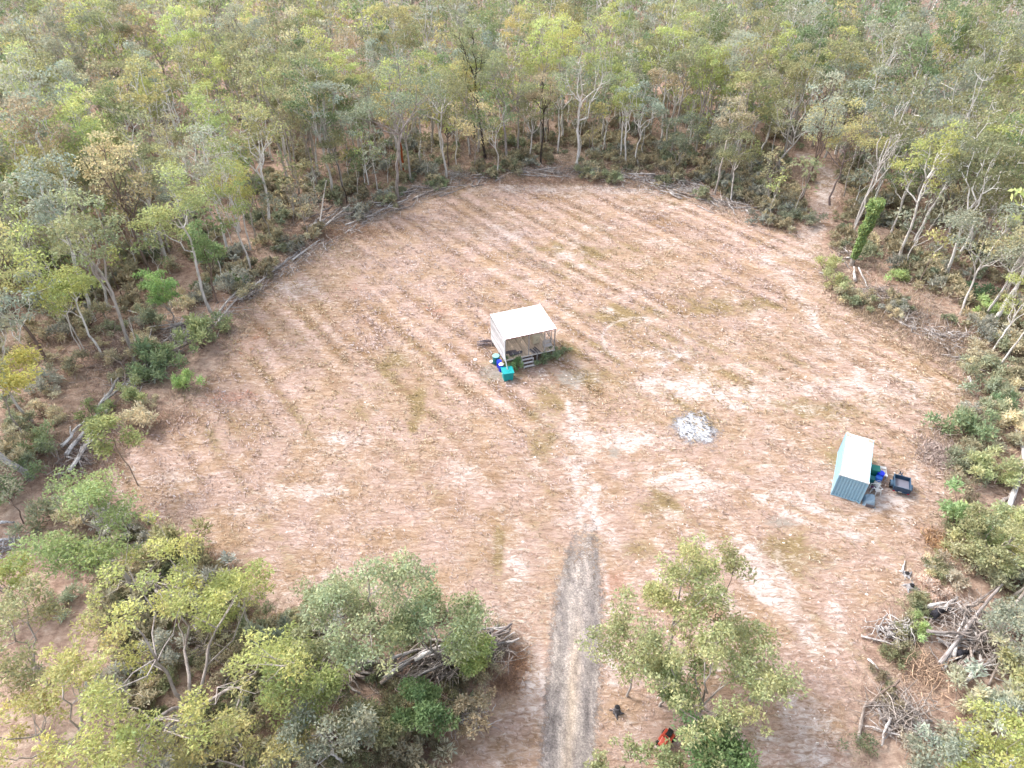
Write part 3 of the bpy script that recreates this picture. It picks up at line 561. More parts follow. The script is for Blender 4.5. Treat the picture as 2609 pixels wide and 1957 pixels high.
for (x, y), s in zip(C, sdv):
    near = y < 42
    q = rnd.random()
    if near: kind = 'sap' if q < .6 else 'wisp'
    elif x < -20 and y < 82: kind = 'sap' if q < .42 else 'wisp' if q < .68 else 'gum'
    elif s > -6: kind = 'sap' if q < .45 else 'wisp' if q < .68 else 'gum' if q < .9 else 'wide'
    else: kind = 'gum' if q < .55 else 'wide' if q < .62 else 'sap' if q < .82 else 'wisp'
    if rnd.random() < .055: kind = 'dead'
    sc = rnd.uniform(.62, 1.3) * (.62 if near else 1)
    patch = float(fbm(np.array(x * .03 + 2), np.array(y * .03 + 40), 2))
    up = y > 150 and x > -40
    col = pick(PALU if up else PAL)
    if patch > .62 and rnd.random() < .5: col = PAL[2] if not up else PALU[3]
    if kind == 'wisp' and rnd.random() < .5: col = PAL[4]
    bk = pick(BK); v = rnd.uniform(.82, 1.2); hshift = rnd.uniform(.92, 1.08)
    lc = (col[1][0] * v * hshift, col[1][1] * v, col[1][2] * v * (2 - hshift))
    TR.append(dict(x=x, y=y, s=s, kind=kind, sc=sc, col=col[0], lc=lc, bk=bk, i=rnd.randrange(70), d=math.sqrt(x * x + y * y + 1600), rz=rnd.uniform(0, 6.28)))
HTN = {'gum': 16, 'wide': 13, 'sap': 8, 'wisp': 11, 'dead': 13}
def shows(t):
    a = topx(t['x'], t['y'], HTN[t['kind']] * t['sc'] * .8); return -30 < a[0] < 2640 and -40 < a[1] < 2000
vis = sorted([t for t in TR if shows(t)], key=lambda t: -HTN[t['kind']] * t['sc'] / t['d'])
IND = vis[:300 - 70]; ids = {id(t) for t in IND}; REST = [t for t in TR if id(t) not in ids]
def where(t):
    x, y, s = t['x'], t['y'], t['s']; px, py = topx(x, y)
    dp = 'on the edge' if s > -5 else 'second row' if s > -12 else 'some way in' if s > -25 else 'deep in'
    if y < 40: return dp + (', lower left thicket' if x < 0 else ', lower right thicket')
    for lim, w in ((330, ', far left of picture'), (700, ', left of clearing'), (1050, ', behind rear left corner'), (1330, ', forest behind hut'), (1650, ', behind clearing centre-right'), (2050, ', behind rear right corner'), (2350, ', right beyond dirt track')):
        if px < lim: return dp + w
    return dp + ', far right of picture'
KN = {'gum': ('gum_tree', 'tall gum'), 'wide': ('spreading_gum_tree', 'spreading gum'), 'sap': ('sapling', 'thin sapling'), 'wisp': ('wispy_gum_tree', 'wispy gum'), 'dead': ('dead_tree', 'bare dead tree')}
for t in IND:
    ms = PROTO[t['kind']][t['i'] % len(PROTO[t['kind']])]; nm, desc = KN[t['kind']]
    if t['kind'] == 'dead': t['bk'] = rnd.choice([BK[0], BK[1], BK[1], BK[2]])
    o = plant_tree(nm, f"{t['bk'][0]} {desc} {where(t)}" if t['kind'] == 'dead' else f"{t['col']} {desc} with {t['bk'][0]} bark {where(t)}", 'tree', ms, t['x'], t['y'], t['sc'], t['rz'], t['bk'][1], t['lc'], 'trees of the forest around the clearing'); o.scale = (t['sc'] * rnd.uniform(.85, 1.15), t['sc'] * rnd.uniform(.85, 1.15), t['sc'] * rnd.uniform(.9, 1.15)); o.rotation_euler = (rnd.gauss(0, .035), rnd.gauss(0, .035), t['rz'])
# the rest of the forest reads as one mass
LOW = {}
for k, kw in dict(gum=dict(H=16, r0=.27, fork=.58, nl=5, spread=.16, sub=2, cr=.09, leafn=300, leafl=.66), wide=dict(H=13, r0=.24, fork=.4, nl=5, spread=.25, sub=2, cr=.115, leafn=330, leafl=.66),
                  sap=dict(H=8, r0=.08, fork=.5, nl=3, spread=.2, sub=1, cr=.14, leafn=160, leafl=.52), wisp=dict(H=11, r0=.11, fork=.45, nl=4, spread=.24, sub=1, cr=.13, leafn=200, leafl=.5)).items():
    LOW[k] = [gen_tree(seed=900 + j, sides=3, **kw) for j in range(7)]
VV = []; FF = []; TT = []; MI = []; o = 0
for t in REST:
    if t['kind'] == 'dead': t['kind'] = 'wisp'
    bV, bF, (lV, lF, lT) = LOW[t['kind']][t['i'] % 7]; c_, s_ = math.cos(t['rz']), math.sin(t['rz']); Rm = np.array([[c_, s_, 0], [-s_, c_, 0], [0, 0, 1]]) * t['sc'] * np.array([rnd.uniform(.82, 1.18), rnd.uniform(.82, 1.18), rnd.uniform(.88, 1.18)])
    z = float(gz(np.array(t['x']), np.array(t['y']))); off = np.array([t['x'], t['y'], z])
    VV += [bV @ Rm + off, lV @ Rm + off]; FF += [bF + o, lF + o + len(bV)]; o += len(bV) + len(lV)
    TT += [np.tile(t['bk'][1], (len(bV), 1)), lT * np.array(t['lc'])]; MI += [np.zeros(len(bF), int), np.ones(len(lF), int)]
wood = link('distant_woodland', mesh_np('distant_woodland', np.concatenate(VV), np.concatenate(FF), np.concatenate(TT), [BARK, LEAF], np.concatenate(MI)), None, (1, 1, 1))
tag(wood, 'dense eucalypt forest filling the background as one mass of crowns', 'forest', kind='stuff')
print('trees', len(IND), 'rest', len(REST))

# ------------------------------------------------------------------ shrubs
SHR = []
for i in range(7):
    R = np.random.default_rng(500 + i); n = 1250; cl_ = [(np.array([R.normal() * .62, R.normal() * .62, .25 + .95 * R.random() ** 1.4]), .22 + .3 * R.random()) for _ in range(11)]
    lV, lF, lT = crown(R, cl_, n, .24, 1.0, -.25, .6, .17); lV[:, 2] = np.maximum(lV[:, 2], .02)
    Vs = []; Fs = []; o = 0
    for c0, r in cl_:
        P = limb(R, (R.normal() * .06, R.normal() * .06, -.1), c0, 4, .1, .06); V, F = tube_np(P, np.linspace(.03, .012, 4), 4); Vs.append(V); Fs.append(F + o); o += len(V)
    SHR.append((mesh_np('shrub_stems', np.concatenate(Vs), np.concatenate(Fs), None, [BARK]), mesh_np('shrub_leaves', lV, lF, lT, [LEAF])))
def shrub(x, y, sc, leaf, label, i=0, group=None, zs=1.0):
    t = plant_tree('shrub', label, 'shrub', SHR[i % 7], x, y, sc, rnd.uniform(0, 6.28), BROWN, tuple(c * 1.22 + .012 for c in leaf), group, 'foliage', 'stem'); t.scale = (sc, sc, sc * zs); return t
for px, py, sc, lf, lb, zs in [
    (2462, 1112, 1.75, (.105, .145, .05), 'dark green rounded shrub on the right beside the mown field', 1.15), (2553, 1045, 1.15, (.09, .14, .05), 'dark green shrub under the long horizontal log at right', 1.25),
    (2435, 1335, 1.65, (.13, .19, .05), 'green bush behind the trailer nearest the field edge', 1.2), (2480, 1215, 1.5, (.20, .215, .075), 'yellow-green bush left of the fallen white trunk', 1.2),
    (2540, 1232, 1.3, (.19, .21, .065), 'yellow-green bush right beside the fallen white trunk', 1.0), (2545, 1330, 1.4, (.185, .21, .075), 'lime-olive bush below the butt of the fallen white trunk', .9),
    (2330, 1615, .75, (.18, .24, .06), 'small light green bush on top of the grey brush heap at lower right', 1.2), (1296, 938, .75, (.06, .12, .03), 'dark green leafy weed under the front of the hut', 1.3),
    (1318, 936, .75, (.075, .14, .03), 'broad-leaved green weed left of the hut steps', 1.2), (1398, 915, .95, (.09, .13, .045), 'straggly green weed clump at the right front corner of the hut', .9),
    (1426, 900, .7, (.11, .14, .05), 'low green weed right of the hut', .7), (420, 930, 2.1, (.105, .145, .045), 'large dark green bush on the left clearing edge below the log heap', 1.2),
    (520, 880, 1.9, (.13, .16, .045), 'olive-green bush in the front of the left log heap', 1.3), (385, 960, 1.8, (.10, .14, .05), 'dark bush at the foot of the left log heap', 1.1),
    (560, 850, 1.5, (.125, .15, .05), 'dull green bush at the right end of the left log heap', 1.2), (470, 985, 1.1, (.17, .25, .05), 'bright lime little bush on the left clearing edge', 1.5),
    (610, 730, 1.4, (.10, .145, .045), 'dark green bush on the left edge above the log heap', 1.2), (345, 1030, 1.3, (.15, .175, .05), 'olive bush beside the pale logs on the left edge', 1.1),
    (245, 1075, 1.4, (.13, .16, .04), 'green bush above the row of pale logs at left', 1.0), (30, 1262, 1.7, (.10, .145, .045), 'dark green low bush at the foot of the thick grey trunk', .8),
    (110, 1150, 1.5, (.16, .20, .07), 'light green bush right of the thick grey trunk', 1.0), (450, 1420, 1.9, (.14, .135, .04), 'olive-brown spiky bush at the field corner of the lower left thicket', 1.1),
    (540, 1470, 1.3, (.155, .135, .05), 'brown-olive bush along the field edge of the lower left thicket', .9), (690, 1650, 1.3, (.115, .135, .075), 'blue-grey bush in the gap of the foreground thicket', 1.4),
    (1490, 455, 1.5, (.13, .14, .06), 'olive bush at the rear edge right of the central white gum', .9), (1560, 468, 1.5, (.12, .14, .055), 'green bush on the rear edge before the brush heap', .9),
    (2060, 575, 1.4, (.13, .14, .075), 'dull green bush on the left side of the dirt track mouth', .8), (2000, 560, 1.6, (.12, .135, .07), 'grey-olive bush at the right rear corner of the clearing', .8),
    (2120, 740, 1.5, (.18, .19, .06), 'yellow-olive bush at the foot of the vine column', 1.0), (2105, 690, 1.3, (.20, .21, .06), 'lime bush left of the vine column', 1.1),
    (2180, 780, 1.3, (.13, .15, .06), 'dull green bush below the vine column', .8), (2290, 715, 1.2, (.19, .25, .06), 'bright green bush right of the vine column', 1.1),
    (2520, 795, 1.5, (.22, .28, .07), 'bright lime bush beside the slanting pale gum', .9), (2490, 760, 1.5, (.035, .075, .02), 'very dark green bush behind the slanting pale gum', .9), (1120, 480, 1.4, (.11, .15, .05), 'dark green bush at the rear left brush heap', .8),
    (2480, 1450, 1.5, (0.19, 0.19, 0.085), 'large olive scrub bush above the tangled heap', 1.0),
    (2540, 1440, 1.6, (0.235, 0.235, 0.085), 'large yellow-olive scrub bush above the tangled heap', 1.0),
    (2592, 1420, 1.7, (0.22, 0.25, 0.075), 'large lime-olive scrub bush above the tangled heap', 1.0),
    (2600, 1490, 1.7, (0.2, 0.215, 0.13), 'large grey-green scrub bush above the tangled heap', 1.0),
    (2562, 1492, 1.3, (0.19, 0.19, 0.085), 'middling olive scrub bush above the tangled heap', 1.0),
    (2592, 1620, 1.6, (0.2, 0.215, 0.13), 'large grey-green scrub bush right of the tangled heap', 1.0),
    (2566, 1690, 1.4, (0.24, 0.24, 0.13), 'middling pale olive scrub bush right of the tangled heap', 1.0),
    (2592, 1750, 1.5, (0.235, 0.235, 0.085), 'large yellow-olive scrub bush right of the tangled heap', 1.0),
    (2540, 1790, 1.5, (0.2, 0.215, 0.13), 'large grey-green scrub bush below the tangled heap', 1.0),
    (2470, 1810, 1.3, (0.24, 0.24, 0.13), 'middling pale olive scrub bush below the tangled heap', 1.0),
    (2400, 1890, 1.2, (0.2, 0.215, 0.13), 'middling grey-green scrub bush below the tangled heap', 1.0),
    (2450, 1935, 1.4, (0.25, 0.28, 0.06), 'middling yellow-green scrub bush below the tangled heap', 1.0),
    (2520, 1860, 1.4, (0.19, 0.19, 0.085), 'middling olive scrub bush below the tangled heap', 1.0),
    (2345, 1935, 1.1, (0.22, 0.19, 0.11), 'small olive-brown scrub bush below the tangled heap', 1.0),
    (2572, 1360, 1.5, (0.235, 0.235, 0.085), 'large yellow-olive scrub bush above the tangled heap too, further right', 1.0),
    (2425, 1480, 1.1, (0.22, 0.19, 0.11), 'small olive-brown scrub bush above the tangled heap', 1.0),
    (2380, 1500, 0.8, (0.3, 0.23, 0.15), 'small straw-brown scrub bush above the tangled heap', 1.0),
    (2430, 1400, 1.2, (0.235, 0.235, 0.085), 'middling yellow-olive scrub bush above the tangled heap', 1.0),
    (2500, 1380, 1.4, (0.19, 0.19, 0.085), 'middling olive scrub bush above the tangled heap too, further right', 1.0)]:
    x, y = gnd(px, py); TAKEN.append((x, y, sc)); shrub(x, y, sc, lf, lb, px, None, zs)
cs = []
for _ in range(9000):
    x = RF.uniform(-95, 95); y = RF.uniform(15, 165)
    cs.append((x, y))
C2 = np.array(cs); s2 = clear_sd(C2[:, 0], C2[:, 1]); t2 = segdist(C2[:, 0], C2[:, 1], TRACK, False); ok = (s2 < -.8) & (s2 > -60) & (t2 > 2.4) & (RF.random(len(C2)) < np.where(C2[:, 0] > 20, 1.0, .6) * np.exp(s2 / 30))
C2 = C2[ok]; s2 = s2[ok]; US = []
for (x, y), s in zip(C2, s2):
    if any((x - a) ** 2 + (y - b_) ** 2 < (r * .7) ** 2 for a, b_, r in TAKEN): continue
    if abs(x) > 10 + y * .82: continue
    US.append((x, y, s))
UC = [('grey-green', (.19, .19, .125)), ('olive', (.185, .17, .08)), ('brown', (.18, .155, .075)), ('dull green', (.145, .16, .075)), ('straw-coloured', (.25, .22, .105)), ('straw-coloured', (.23, .20, .10))]
US.sort(key=lambda u: math.hypot(u[0], u[1])); nI = 0; VV = []; FF = []; TT = []; o = 0
def arr(me):
    V = np.empty(len(me.vertices) * 3, np.float32); me.vertices.foreach_get('co', V); T = np.empty(len(me.vertices) * 4, np.float32); me.attributes['tint'].data.foreach_get('color', T); return V.reshape(-1, 3), T.reshape(-1, 4)[:, :3]
SA = [arr(s[1]) for s in SHR]
for x, y, s in US:
    nm, c0 = rnd.choice(UC); v = rnd.uniform(.8, 1.25); lc = tuple(k * v for k in c0); sc = rnd.uniform(.6, 1.6); q = rnd.randrange(7)
    if nI < 120 and shows(dict(x=x, y=y, kind='sap', sc=.1)):
        nI += 1; shrub(x, y, sc, lc, f"{nm} {'low' if sc < 1 else 'rounded' if sc < 1.35 else 'large'} shrub {where(dict(x=x, y=y, s=s))}", q, 'understorey shrubs around the clearing', rnd.uniform(.7, 1.3))
    else:
        V, T = SA[q]; V = V.reshape(-1, 4, 3)[::3].reshape(-1, 3); T = T.reshape(-1, 4, 3)[::3].reshape(-1, 3); z = float(gz(np.array(x), np.array(y)))
        ctr = V.reshape(-1, 4, 3).mean(1, keepdims=True); V = ((V.reshape(-1, 4, 3) - ctr) * 1.8 + ctr).reshape(-1, 3)
        VV.append(V * sc + [x, y, z]); FF.append(np.arange(len(V)).reshape(-1, 4) + o); o += len(V); TT.append(T * lc)
n0 = 0
while n0 < 420:
    x, y = (RF.uniform(-36, 0), RF.uniform(14, 38)) if RF.random() < .66 else (RF.uniform(20, 42), RF.uniform(14, 46))
    if clear_sd(np.array(x), np.array(y)) > -.7 or abs(x) > 8 + y * .82: continue
    n0 += 1; q = rnd.randrange(7); V, T = SA[q]; lc = np.array(rnd.choice([(.19, .175, .08), (.18, .155, .075), (.15, .16, .06), (.22, .215, .09), (.23, .20, .10), (.12, .14, .055)])) * rnd.uniform(.7, 1.2); a_ = rnd.uniform(0, 6.28); sc = rnd.uniform(.35, .85)
    Rm = np.array([[math.cos(a_), math.sin(a_), 0], [-math.sin(a_), math.cos(a_), 0], [0, 0, 1]]); V = V.reshape(-1, 4, 3)[::2]; T = T.reshape(-1, 4, 3)[::2]; ctr = V.mean(1, keepdims=True); V = ((V - ctr) * (1 / sc) * .75 + ctr).reshape(-1, 3)
    VV.append(V @ Rm * sc * [1, 1, rnd.uniform(.6, 1.2)] + [x, y, float(gz(np.array(x), np.array(y)))]); FF.append(np.arange(len(V)).reshape(-1, 4) + o); o += len(V); TT.append(T.reshape(-1, 3) * lc)
tag(link('understorey_scrub', mesh_np('understorey_scrub', np.concatenate(VV), np.concatenate(FF), np.concatenate(TT), [LEAF]), None, (1, 1, 1)), 'low grey-olive scrub filling the forest floor', 'scrub', kind='stuff')
print('shrubs', nI, 'rest', len(US) - nI)

# ------------------------------------------------------------------ mown straw, grass and stones (uncountable)
def scatter_litter():
    R = np.random.default_rng(21); n = 700000
    x = R.uniform(-62, 66, n); y = R.uniform(12, 126, n); k = (abs(x) < 6 + y * .82); x = x[k]; y = y[k]
    cl, sa, ol, re, gr = masks(x, y); rw, st = rows(x, y); dv = drive_t(x, y)
    pr = (.14 + .75 * rowmask(x, y) ** 1.3) * (1 - .6 * sa) * (1 - .6 * gr) * (.25 + 1.5 * sstep(.42, .62, fbm(x * 1.1 + 40, y * 1.1, 2))) * .62 * np.where(cl > .5, 1, .0) * np.where(dv, .03, 1)
    k = R.random(len(x)) < pr; x, y, sa, ol, re, st = x[k], y[k], sa[k], ol[k], re[k], st[k]; n = len(x)
    a = math.atan2(ROWD[1], ROWD[0]) + R.normal(size=n) * .6 + np.where(R.random(n) < .5, math.pi, 0); el = R.normal(size=n) * .16 + .10
    A = np.stack([np.cos(a) * np.cos(el), np.sin(a) * np.cos(el), np.sin(el)], 1); L = (.2 + .42 * R.random(n) ** 1.5) * np.clip(np.hypot(x, y) / 60, .55, 1)
    P = np.stack([x, y, gz(x, y) + .015 + .16 * R.random(n) * sstep(.45, .65, fbm(x * 1.1 + 40, y * 1.1, 2))], 1)
    w = np.cross(A, [0, 0, 1.]) + R.normal(size=(n, 3)) * .35; w = unit(w); W = L * (.07 + .07 * R.random(n))
    V = np.stack([P, P + A * (L * .45)[:, None] + w * W[:, None] + [0, 0, .03], P + A * L[:, None], P + A * (L * .45)[:, None] - w * W[:, None]], 1).reshape(-1, 3)
    pal = np.array([(.46, .36, .295), (.53, .435, .365), (.38, .285, .22), (.27, .19, .135), (.58, .51, .455), (.43, .31, .25)])
    c = pal[R.choice(6, n, p=[.30, .20, .22, .15, .05, .08])]
    g = (R.random(n) < ol * .8 + .06)[:, None]; c = np.where(g, np.array([.29, .22, .13]) * (.7 + .7 * R.random((n, 1))), c)
    r_ = (R.random(n) < re * .7)[:, None]; c = np.where(r_, np.array([.40, .21, .14]) * (.7 + .6 * R.random((n, 1))), c)
    lf = fbm(x * .06 + 20, y * .06, 3); c = c * (.86 + .28 * fbm(x * .3, y * .3, 2))[:, None] * np.stack([1 + 0 * lf, 1.0 + .05 * (.5 - lf), 1 - .5 * (sstep(.35, .6, lf) - .5) * 1.0 * .6], 1)
    tag(link('mown_straw', mesh_np('mown_straw', V, np.arange(n * 4).reshape(-1, 4), np.repeat(c, 4, 0), [LITTER]), None, (1, 1, 1)), 'mown dry grass lying over the clearing', 'dry grass', kind='stuff')
    return n
print('straw', scatter_litter())
DRYZ = [(2395, 1165, 55, 45, (.44, .36, .33), 500, 1.0), (2340, 1700, 75, 70, (.52, .41, .32), 800, .7), (2390, 1385, 30, 30, (.46, .30, .18), 350, .9), (700, 1610, 80, 45, (.48, .38, .22), 900, 1.0), (480, 1430, 80, 40, (.33, .24, .16), 700, 1.1),
        (430, 1075, 90, 45, (.42, .29, .21), 450, .6), (1320, 1680, 22, 40, (.42, .27, .18), 350, .8), (1290, 1740, 40, 30, (.38, .25, .17), 350, .8), (560, 1480, 60, 30, (.34, .23, .14), 400, .9), (2500, 1150, 60, 60, (.40, .32, .22), 900, .9), (310, 880, 60, 60, (.42, .33, .29), 700, 1.0),
        (880, 590, 120, 20, (.40, .27, .19), 900, .8), (1400, 462, 300, 10, (.38, .26, .19), 1100, .8), (2450, 880, 120, 50, (.34, .26, .20), 1500, .9), (2250, 800, 80, 40, (.34, .26, .18), 900, .9), (2560, 760, 90, 90, (.36, .25, .21), 900, .8), (200, 1180, 80, 60, (.34, .24, .2), 700, .8)]
def scatter_grass():
    R = np.random.default_rng(22); n = 420000; x = R.uniform(-100, 100, n); y = R.uniform(13, 170, n); k = abs(x) < 8 + y * .82; x = x[k]; y = y[k]
    s = clear_sd(x, y); tr = segdist(x, y, TRACK, False); nn = fbm(x * .18 + 50, y * .18, 3)
    pr = np.where(s < .6, np.exp(np.minimum(s, 0) / 55) * (.25 + .75 * sstep(.36, .6, nn)), .0) * (tr > 2.2); pr = np.maximum(pr, np.exp(-(s / 1.3) ** 2) * .6 * (tr > 2.2))
    k = R.random(len(x)) < pr * .8; x, y, nn = x[k], y[k], nn[k]; sc = np.where(nn > .5, 1.1, .75)
    pal = np.array([(.43, .335, .255), (.52, .42, .32), (.35, .265, .205), (.37, .29, .245), (.33, .29, .17), (.48, .41, .36)])
    t = pal[R.choice(6, len(x), p=[.24, .2, .2, .16, .1, .1])]
    for px, py, rx, ry, c, q, z in DRYZ:
        cx, cy = gnd(px, py); ax = gnd(px + rx, py)[0] - cx; ay = gnd(px, py - ry)[1] - cy
        x = np.append(x, cx + R.normal(size=q) * ax * .55); y = np.append(y, cy + R.normal(size=q) * ay * .55); sc = np.append(sc, np.full(q, z * 1.25)); t = np.concatenate([t, np.tile(c, (q, 1)) * (.75 + .5 * R.random((q, 1)))])
    m = 4; n = len(x) * m
    x = np.repeat(x, m) + R.normal(size=n) * .14; y = np.repeat(y, m) + R.normal(size=n) * .14
    A = unit(np.stack([R.normal(size=n) * .7, R.normal(size=n) * .7, .35 + .6 * R.random(n)], 1)); L = (.18 + .55 * R.random(n)) * np.repeat(sc, m) * np.clip(np.hypot(x, y) / 60, .6, 1)
    V, F = blades(R, np.stack([x, y, gz(x, y) - .02], 1), A, L, L * .05)
    t = np.repeat(t, m, 0) * (.75 + .5 * R.random((n, 1)))
    tag(link('dry_grass', mesh_np('dry_grass', V, F, np.repeat(t, 4, 0), [LITTER]), None, (1, 1, 1)), 'tall dry grass and leaf litter on the forest floor', 'dry grass', kind='stuff'); return n
print('grass', scatter_grass())
STONE = paint('pale_stone', (.74, .70, .67), .9, .2, .5, 0, (.45, .36, .3), 5)
def scatter_stones():
    R = np.random.default_rng(23); n = 12000; x = R.uniform(-45, 60, n); y = R.uniform(14, 110, n); cl, sa, ol, re, gr = masks(x, y); q = fbm(x * .35 + 90, y * .35, 3)
    right = sstep(-6, 12, x); k = (cl > .6) & (R.random(n) < (.03 + .6 * sstep(.52, .66, q)) * (.06 + .94 * right) + .04 * sa) & ~drive_t(x, y); x, y = x[k], y[k]; n = len(x)
    r = .025 + .09 * R.random(n) ** 4 + .03 * R.random(n); a = R.random(n) * 6.28
    base = np.array([(1, 0, 0), (.2, .8, 0), (-.9, .3, 0), (-.3, -.8, 0), (.1, .1, .6)], float); base = base[None] * (.7 + .6 * R.random((n, 5, 1)))
    ca, sa_ = np.cos(a)[:, None], np.sin(a)[:, None]; X = base[..., 0] * ca - base[..., 1] * sa_; Y = base[..., 0] * sa_ + base[..., 1] * ca
    V = np.stack([X * r[:, None] * 1.25 + x[:, None], Y * r[:, None] + y[:, None], base[..., 2] * r[:, None] + gz(x, y)[:, None] + .005], -1)
    f = np.array([(0, 1, 4), (1, 2, 4), (2, 3, 4), (3, 0, 4)]); F = (f[None] + np.arange(n)[:, None, None] * 5).reshape(-1, 3)
    tag(link('pale_stones', mesh_np('pale_stones', V.reshape(-1, 3), F, None, [STONE]), None, (1, 1, 1)), 'pale stones and chips strewn over the clearing', 'stones', kind='stuff'); return n
print('stones', scatter_stones())

# ------------------------------------------------------------------ ash of the bonfire
def ash():
    cx, cy = gnd(1772, 1090); R = np.random.default_rng(31)
    t = thing('bonfire_ash', 'low grey-white ash heap of an old bonfire in the mown field', 'ash heap', (cx, cy, 0))
    m, n, b = mat('ash', .95, .1); tc = N(n, 'TexCoord'); P = tc.outputs['Object']; A = N(n, 'Attribute', attribute_name='tint'); f = noise(n, P, 3.2, 6, .75); f0 = noise(n, P, .9, 4)
    c = ramp(n, f, [(.34, (.15, .155, .175)), (.44, (.31, .32, .345)), (.56, (.45, .46, .485)), (.68, (.58, .59, .61))])
    sp = N(n, 'SeparateColor'); n.links.new(A.outputs['Color'], sp.inputs[0]); q = N(n, 'Math', operation='MULTIPLY_ADD'); n.links.new(f, q.inputs[0]); q.inputs[1].default_value = 1.1; q.inputs[2].default_value = -.55
    a = N(n, 'Math', operation='ADD'); n.links.new(sp.outputs[0], a.inputs[0]); n.links.new(q.outputs[0], a.inputs[1])
    dark = ramp(n, f, [(.3, (.10, .10, .12)), (.7, (.38, .37, .40))]); c = mulc(n, dark, c, ramp(n, a.outputs[0], [(.16, 0.), (.5, 1.)]), 'MIX'); n.links.new(c, b.inputs['Base Color']); bump(n, b, f, .9, .08)
    tr = N(n, 'BsdfTransparent'); mx = N(n, 'MixShader'); n.links.new(ramp(n, a.outputs[0], [(.0, 0.), (.5, 1.)]), mx.inputs[0]); n.links.new(tr.outputs[0], mx.inputs[1]); n.links.new(b.outputs[0], mx.inputs[2]); n.links.new(mx.outputs[0], n.nodes['Material Output'].inputs[0])
    k = 40; g = np.linspace(-1.25, 1.25, k); X, Y = np.meshgrid(g, g); r = np.hypot(X, Y) * (1 + .9 * (fbm(X * 1.6 + 4, Y * 1.6 + 7, 3) - .5)); h = sstep(1.25, .1, r); X2 = X * 2.15; Y2 = Y * 2.3
    cr, sr = math.cos(-.5), math.sin(-.5); XX = X2 * cr - Y2 * sr; YY = X2 * sr + Y2 * cr
    i = np.arange(k * k).reshape(k, k); F = np.stack([i[:-1, :-1], i[:-1, 1:], i[1:, 1:], i[1:, :-1]], -1).reshape(-1, 4)
    link('ash_bed', mesh_np('ash_bed', np.stack([XX.ravel(), YY.ravel(), (.015 + .05 * h * (.6 + .8 * fbm(X * 4, Y * 4, 3))).ravel()], 1), F, np.repeat(h.ravel()[:, None], 3, 1), [m], smooth=True), t)
    ch = MB(); 
    for _ in range(55):
        a = R.random() * 6.28; r = R.random() ** .6 * 2.0; x, y = r * math.cos(a), r * math.sin(a) * .9; l = .06 + .14 * R.random(); q = R.random() * 6.28
        ch.bar((x - l * math.cos(q), y - l * math.sin(q), .07 + .08 * R.random()), (x + l * math.cos(q), y + l * math.sin(q), .07 + .1 * R.random()), .02 + .025 * R.random())
    tag(ch.build('charred_sticks', paint('charcoal', (.045, .045, .05), .9, .2, .5, 0, (.4, .4, .42), 6), t), kind='stuff')
ash()

# ------------------------------------------------------------------ logs and brush heaps
LOGM = []
for i in range(9):
    R = np.random.default_rng(600 + i); k = 7; P = np.stack([np.linspace(0, 25, k), np.cumsum(R.normal(size=k)) * (.35 + .25 * (i % 3)), np.cumsum(R.normal(size=k)) * .25], 1); P[:, 1:] -= P[0, 1:]
    e = P[-1, 1:].copy(); P[:, 1:] -= np.linspace(0, 1, k)[:, None] * e
    rad = np.linspace(1, .55 + .1 * (i % 3), k) * (1 + .08 * R.normal(size=k)); a = np.arange(8) * 2 * np.pi / 8; vs = []; fs = []
    for p, r in zip(P, rad):
        for q in a: vs.append((p[0], p[1] + r * math.cos(q) * (1 + .06 * R.normal()), p[2] + r * math.sin(q)))
    for j in range(k - 1):
        for q in range(8): fs.append((j * 8 + q, j * 8 + (q + 1) % 8, (j + 1) * 8 + (q + 1) % 8, (j + 1) * 8 + q))
    fs += [tuple(range(7, -1, -1)), tuple(range((k - 1) * 8, k * 8))]
    m = MB(); m.add(vs, fs, None, True); m.sm[-1] = m.sm[-2] = False
    for s_ in range(i % 3):
        j = 2 + s_ * 2; q = R.random() * 6.28; L = 3 + 4 * R.random(); m.tube([P[j], P[j] + [.8 * L * .5, L * math.cos(q) * .5, L * math.sin(q) * .5], P[j] + [1.1 * L, L * math.cos(q), L * math.sin(q)]], [.42, .34, .2], 6)
    o = m.build('log_proto', LOG); LOGM.append(o.data); bpy.data.objects.remove(o)
RL = random.Random(9)
LG = [(.50, .48, .48), (.38, .36, .36), (.62, .60, .60), (.29, .26, .25), (.38, .33, .30)]
def log_at(a, b, r, label, col=None, group=None, name='log', cat='log', i=None):
    a = Vector(a); b = Vector(b); o = link(name, LOGM[RL.randrange(9) if i is None else i], None, col or RL.choice(LG)); d = b - a
    o.location = a; o.rotation_euler = d.to_track_quat('X', 'Z').to_euler(); o.scale = (d.length / 25, r, r); return tag(o, label, cat, group)
def LOGP(p0, p1, r, label, col=None, z0=0, z1=0, **k):
    a = gnd(*p0); b = gnd(*p1); return log_at((a[0], a[1], z0 + r * .8), (b[0], b[1], z1 + r * .6), r, label, col, **k)
BRV, BRF, BRT, bro = [], [], [], [0]
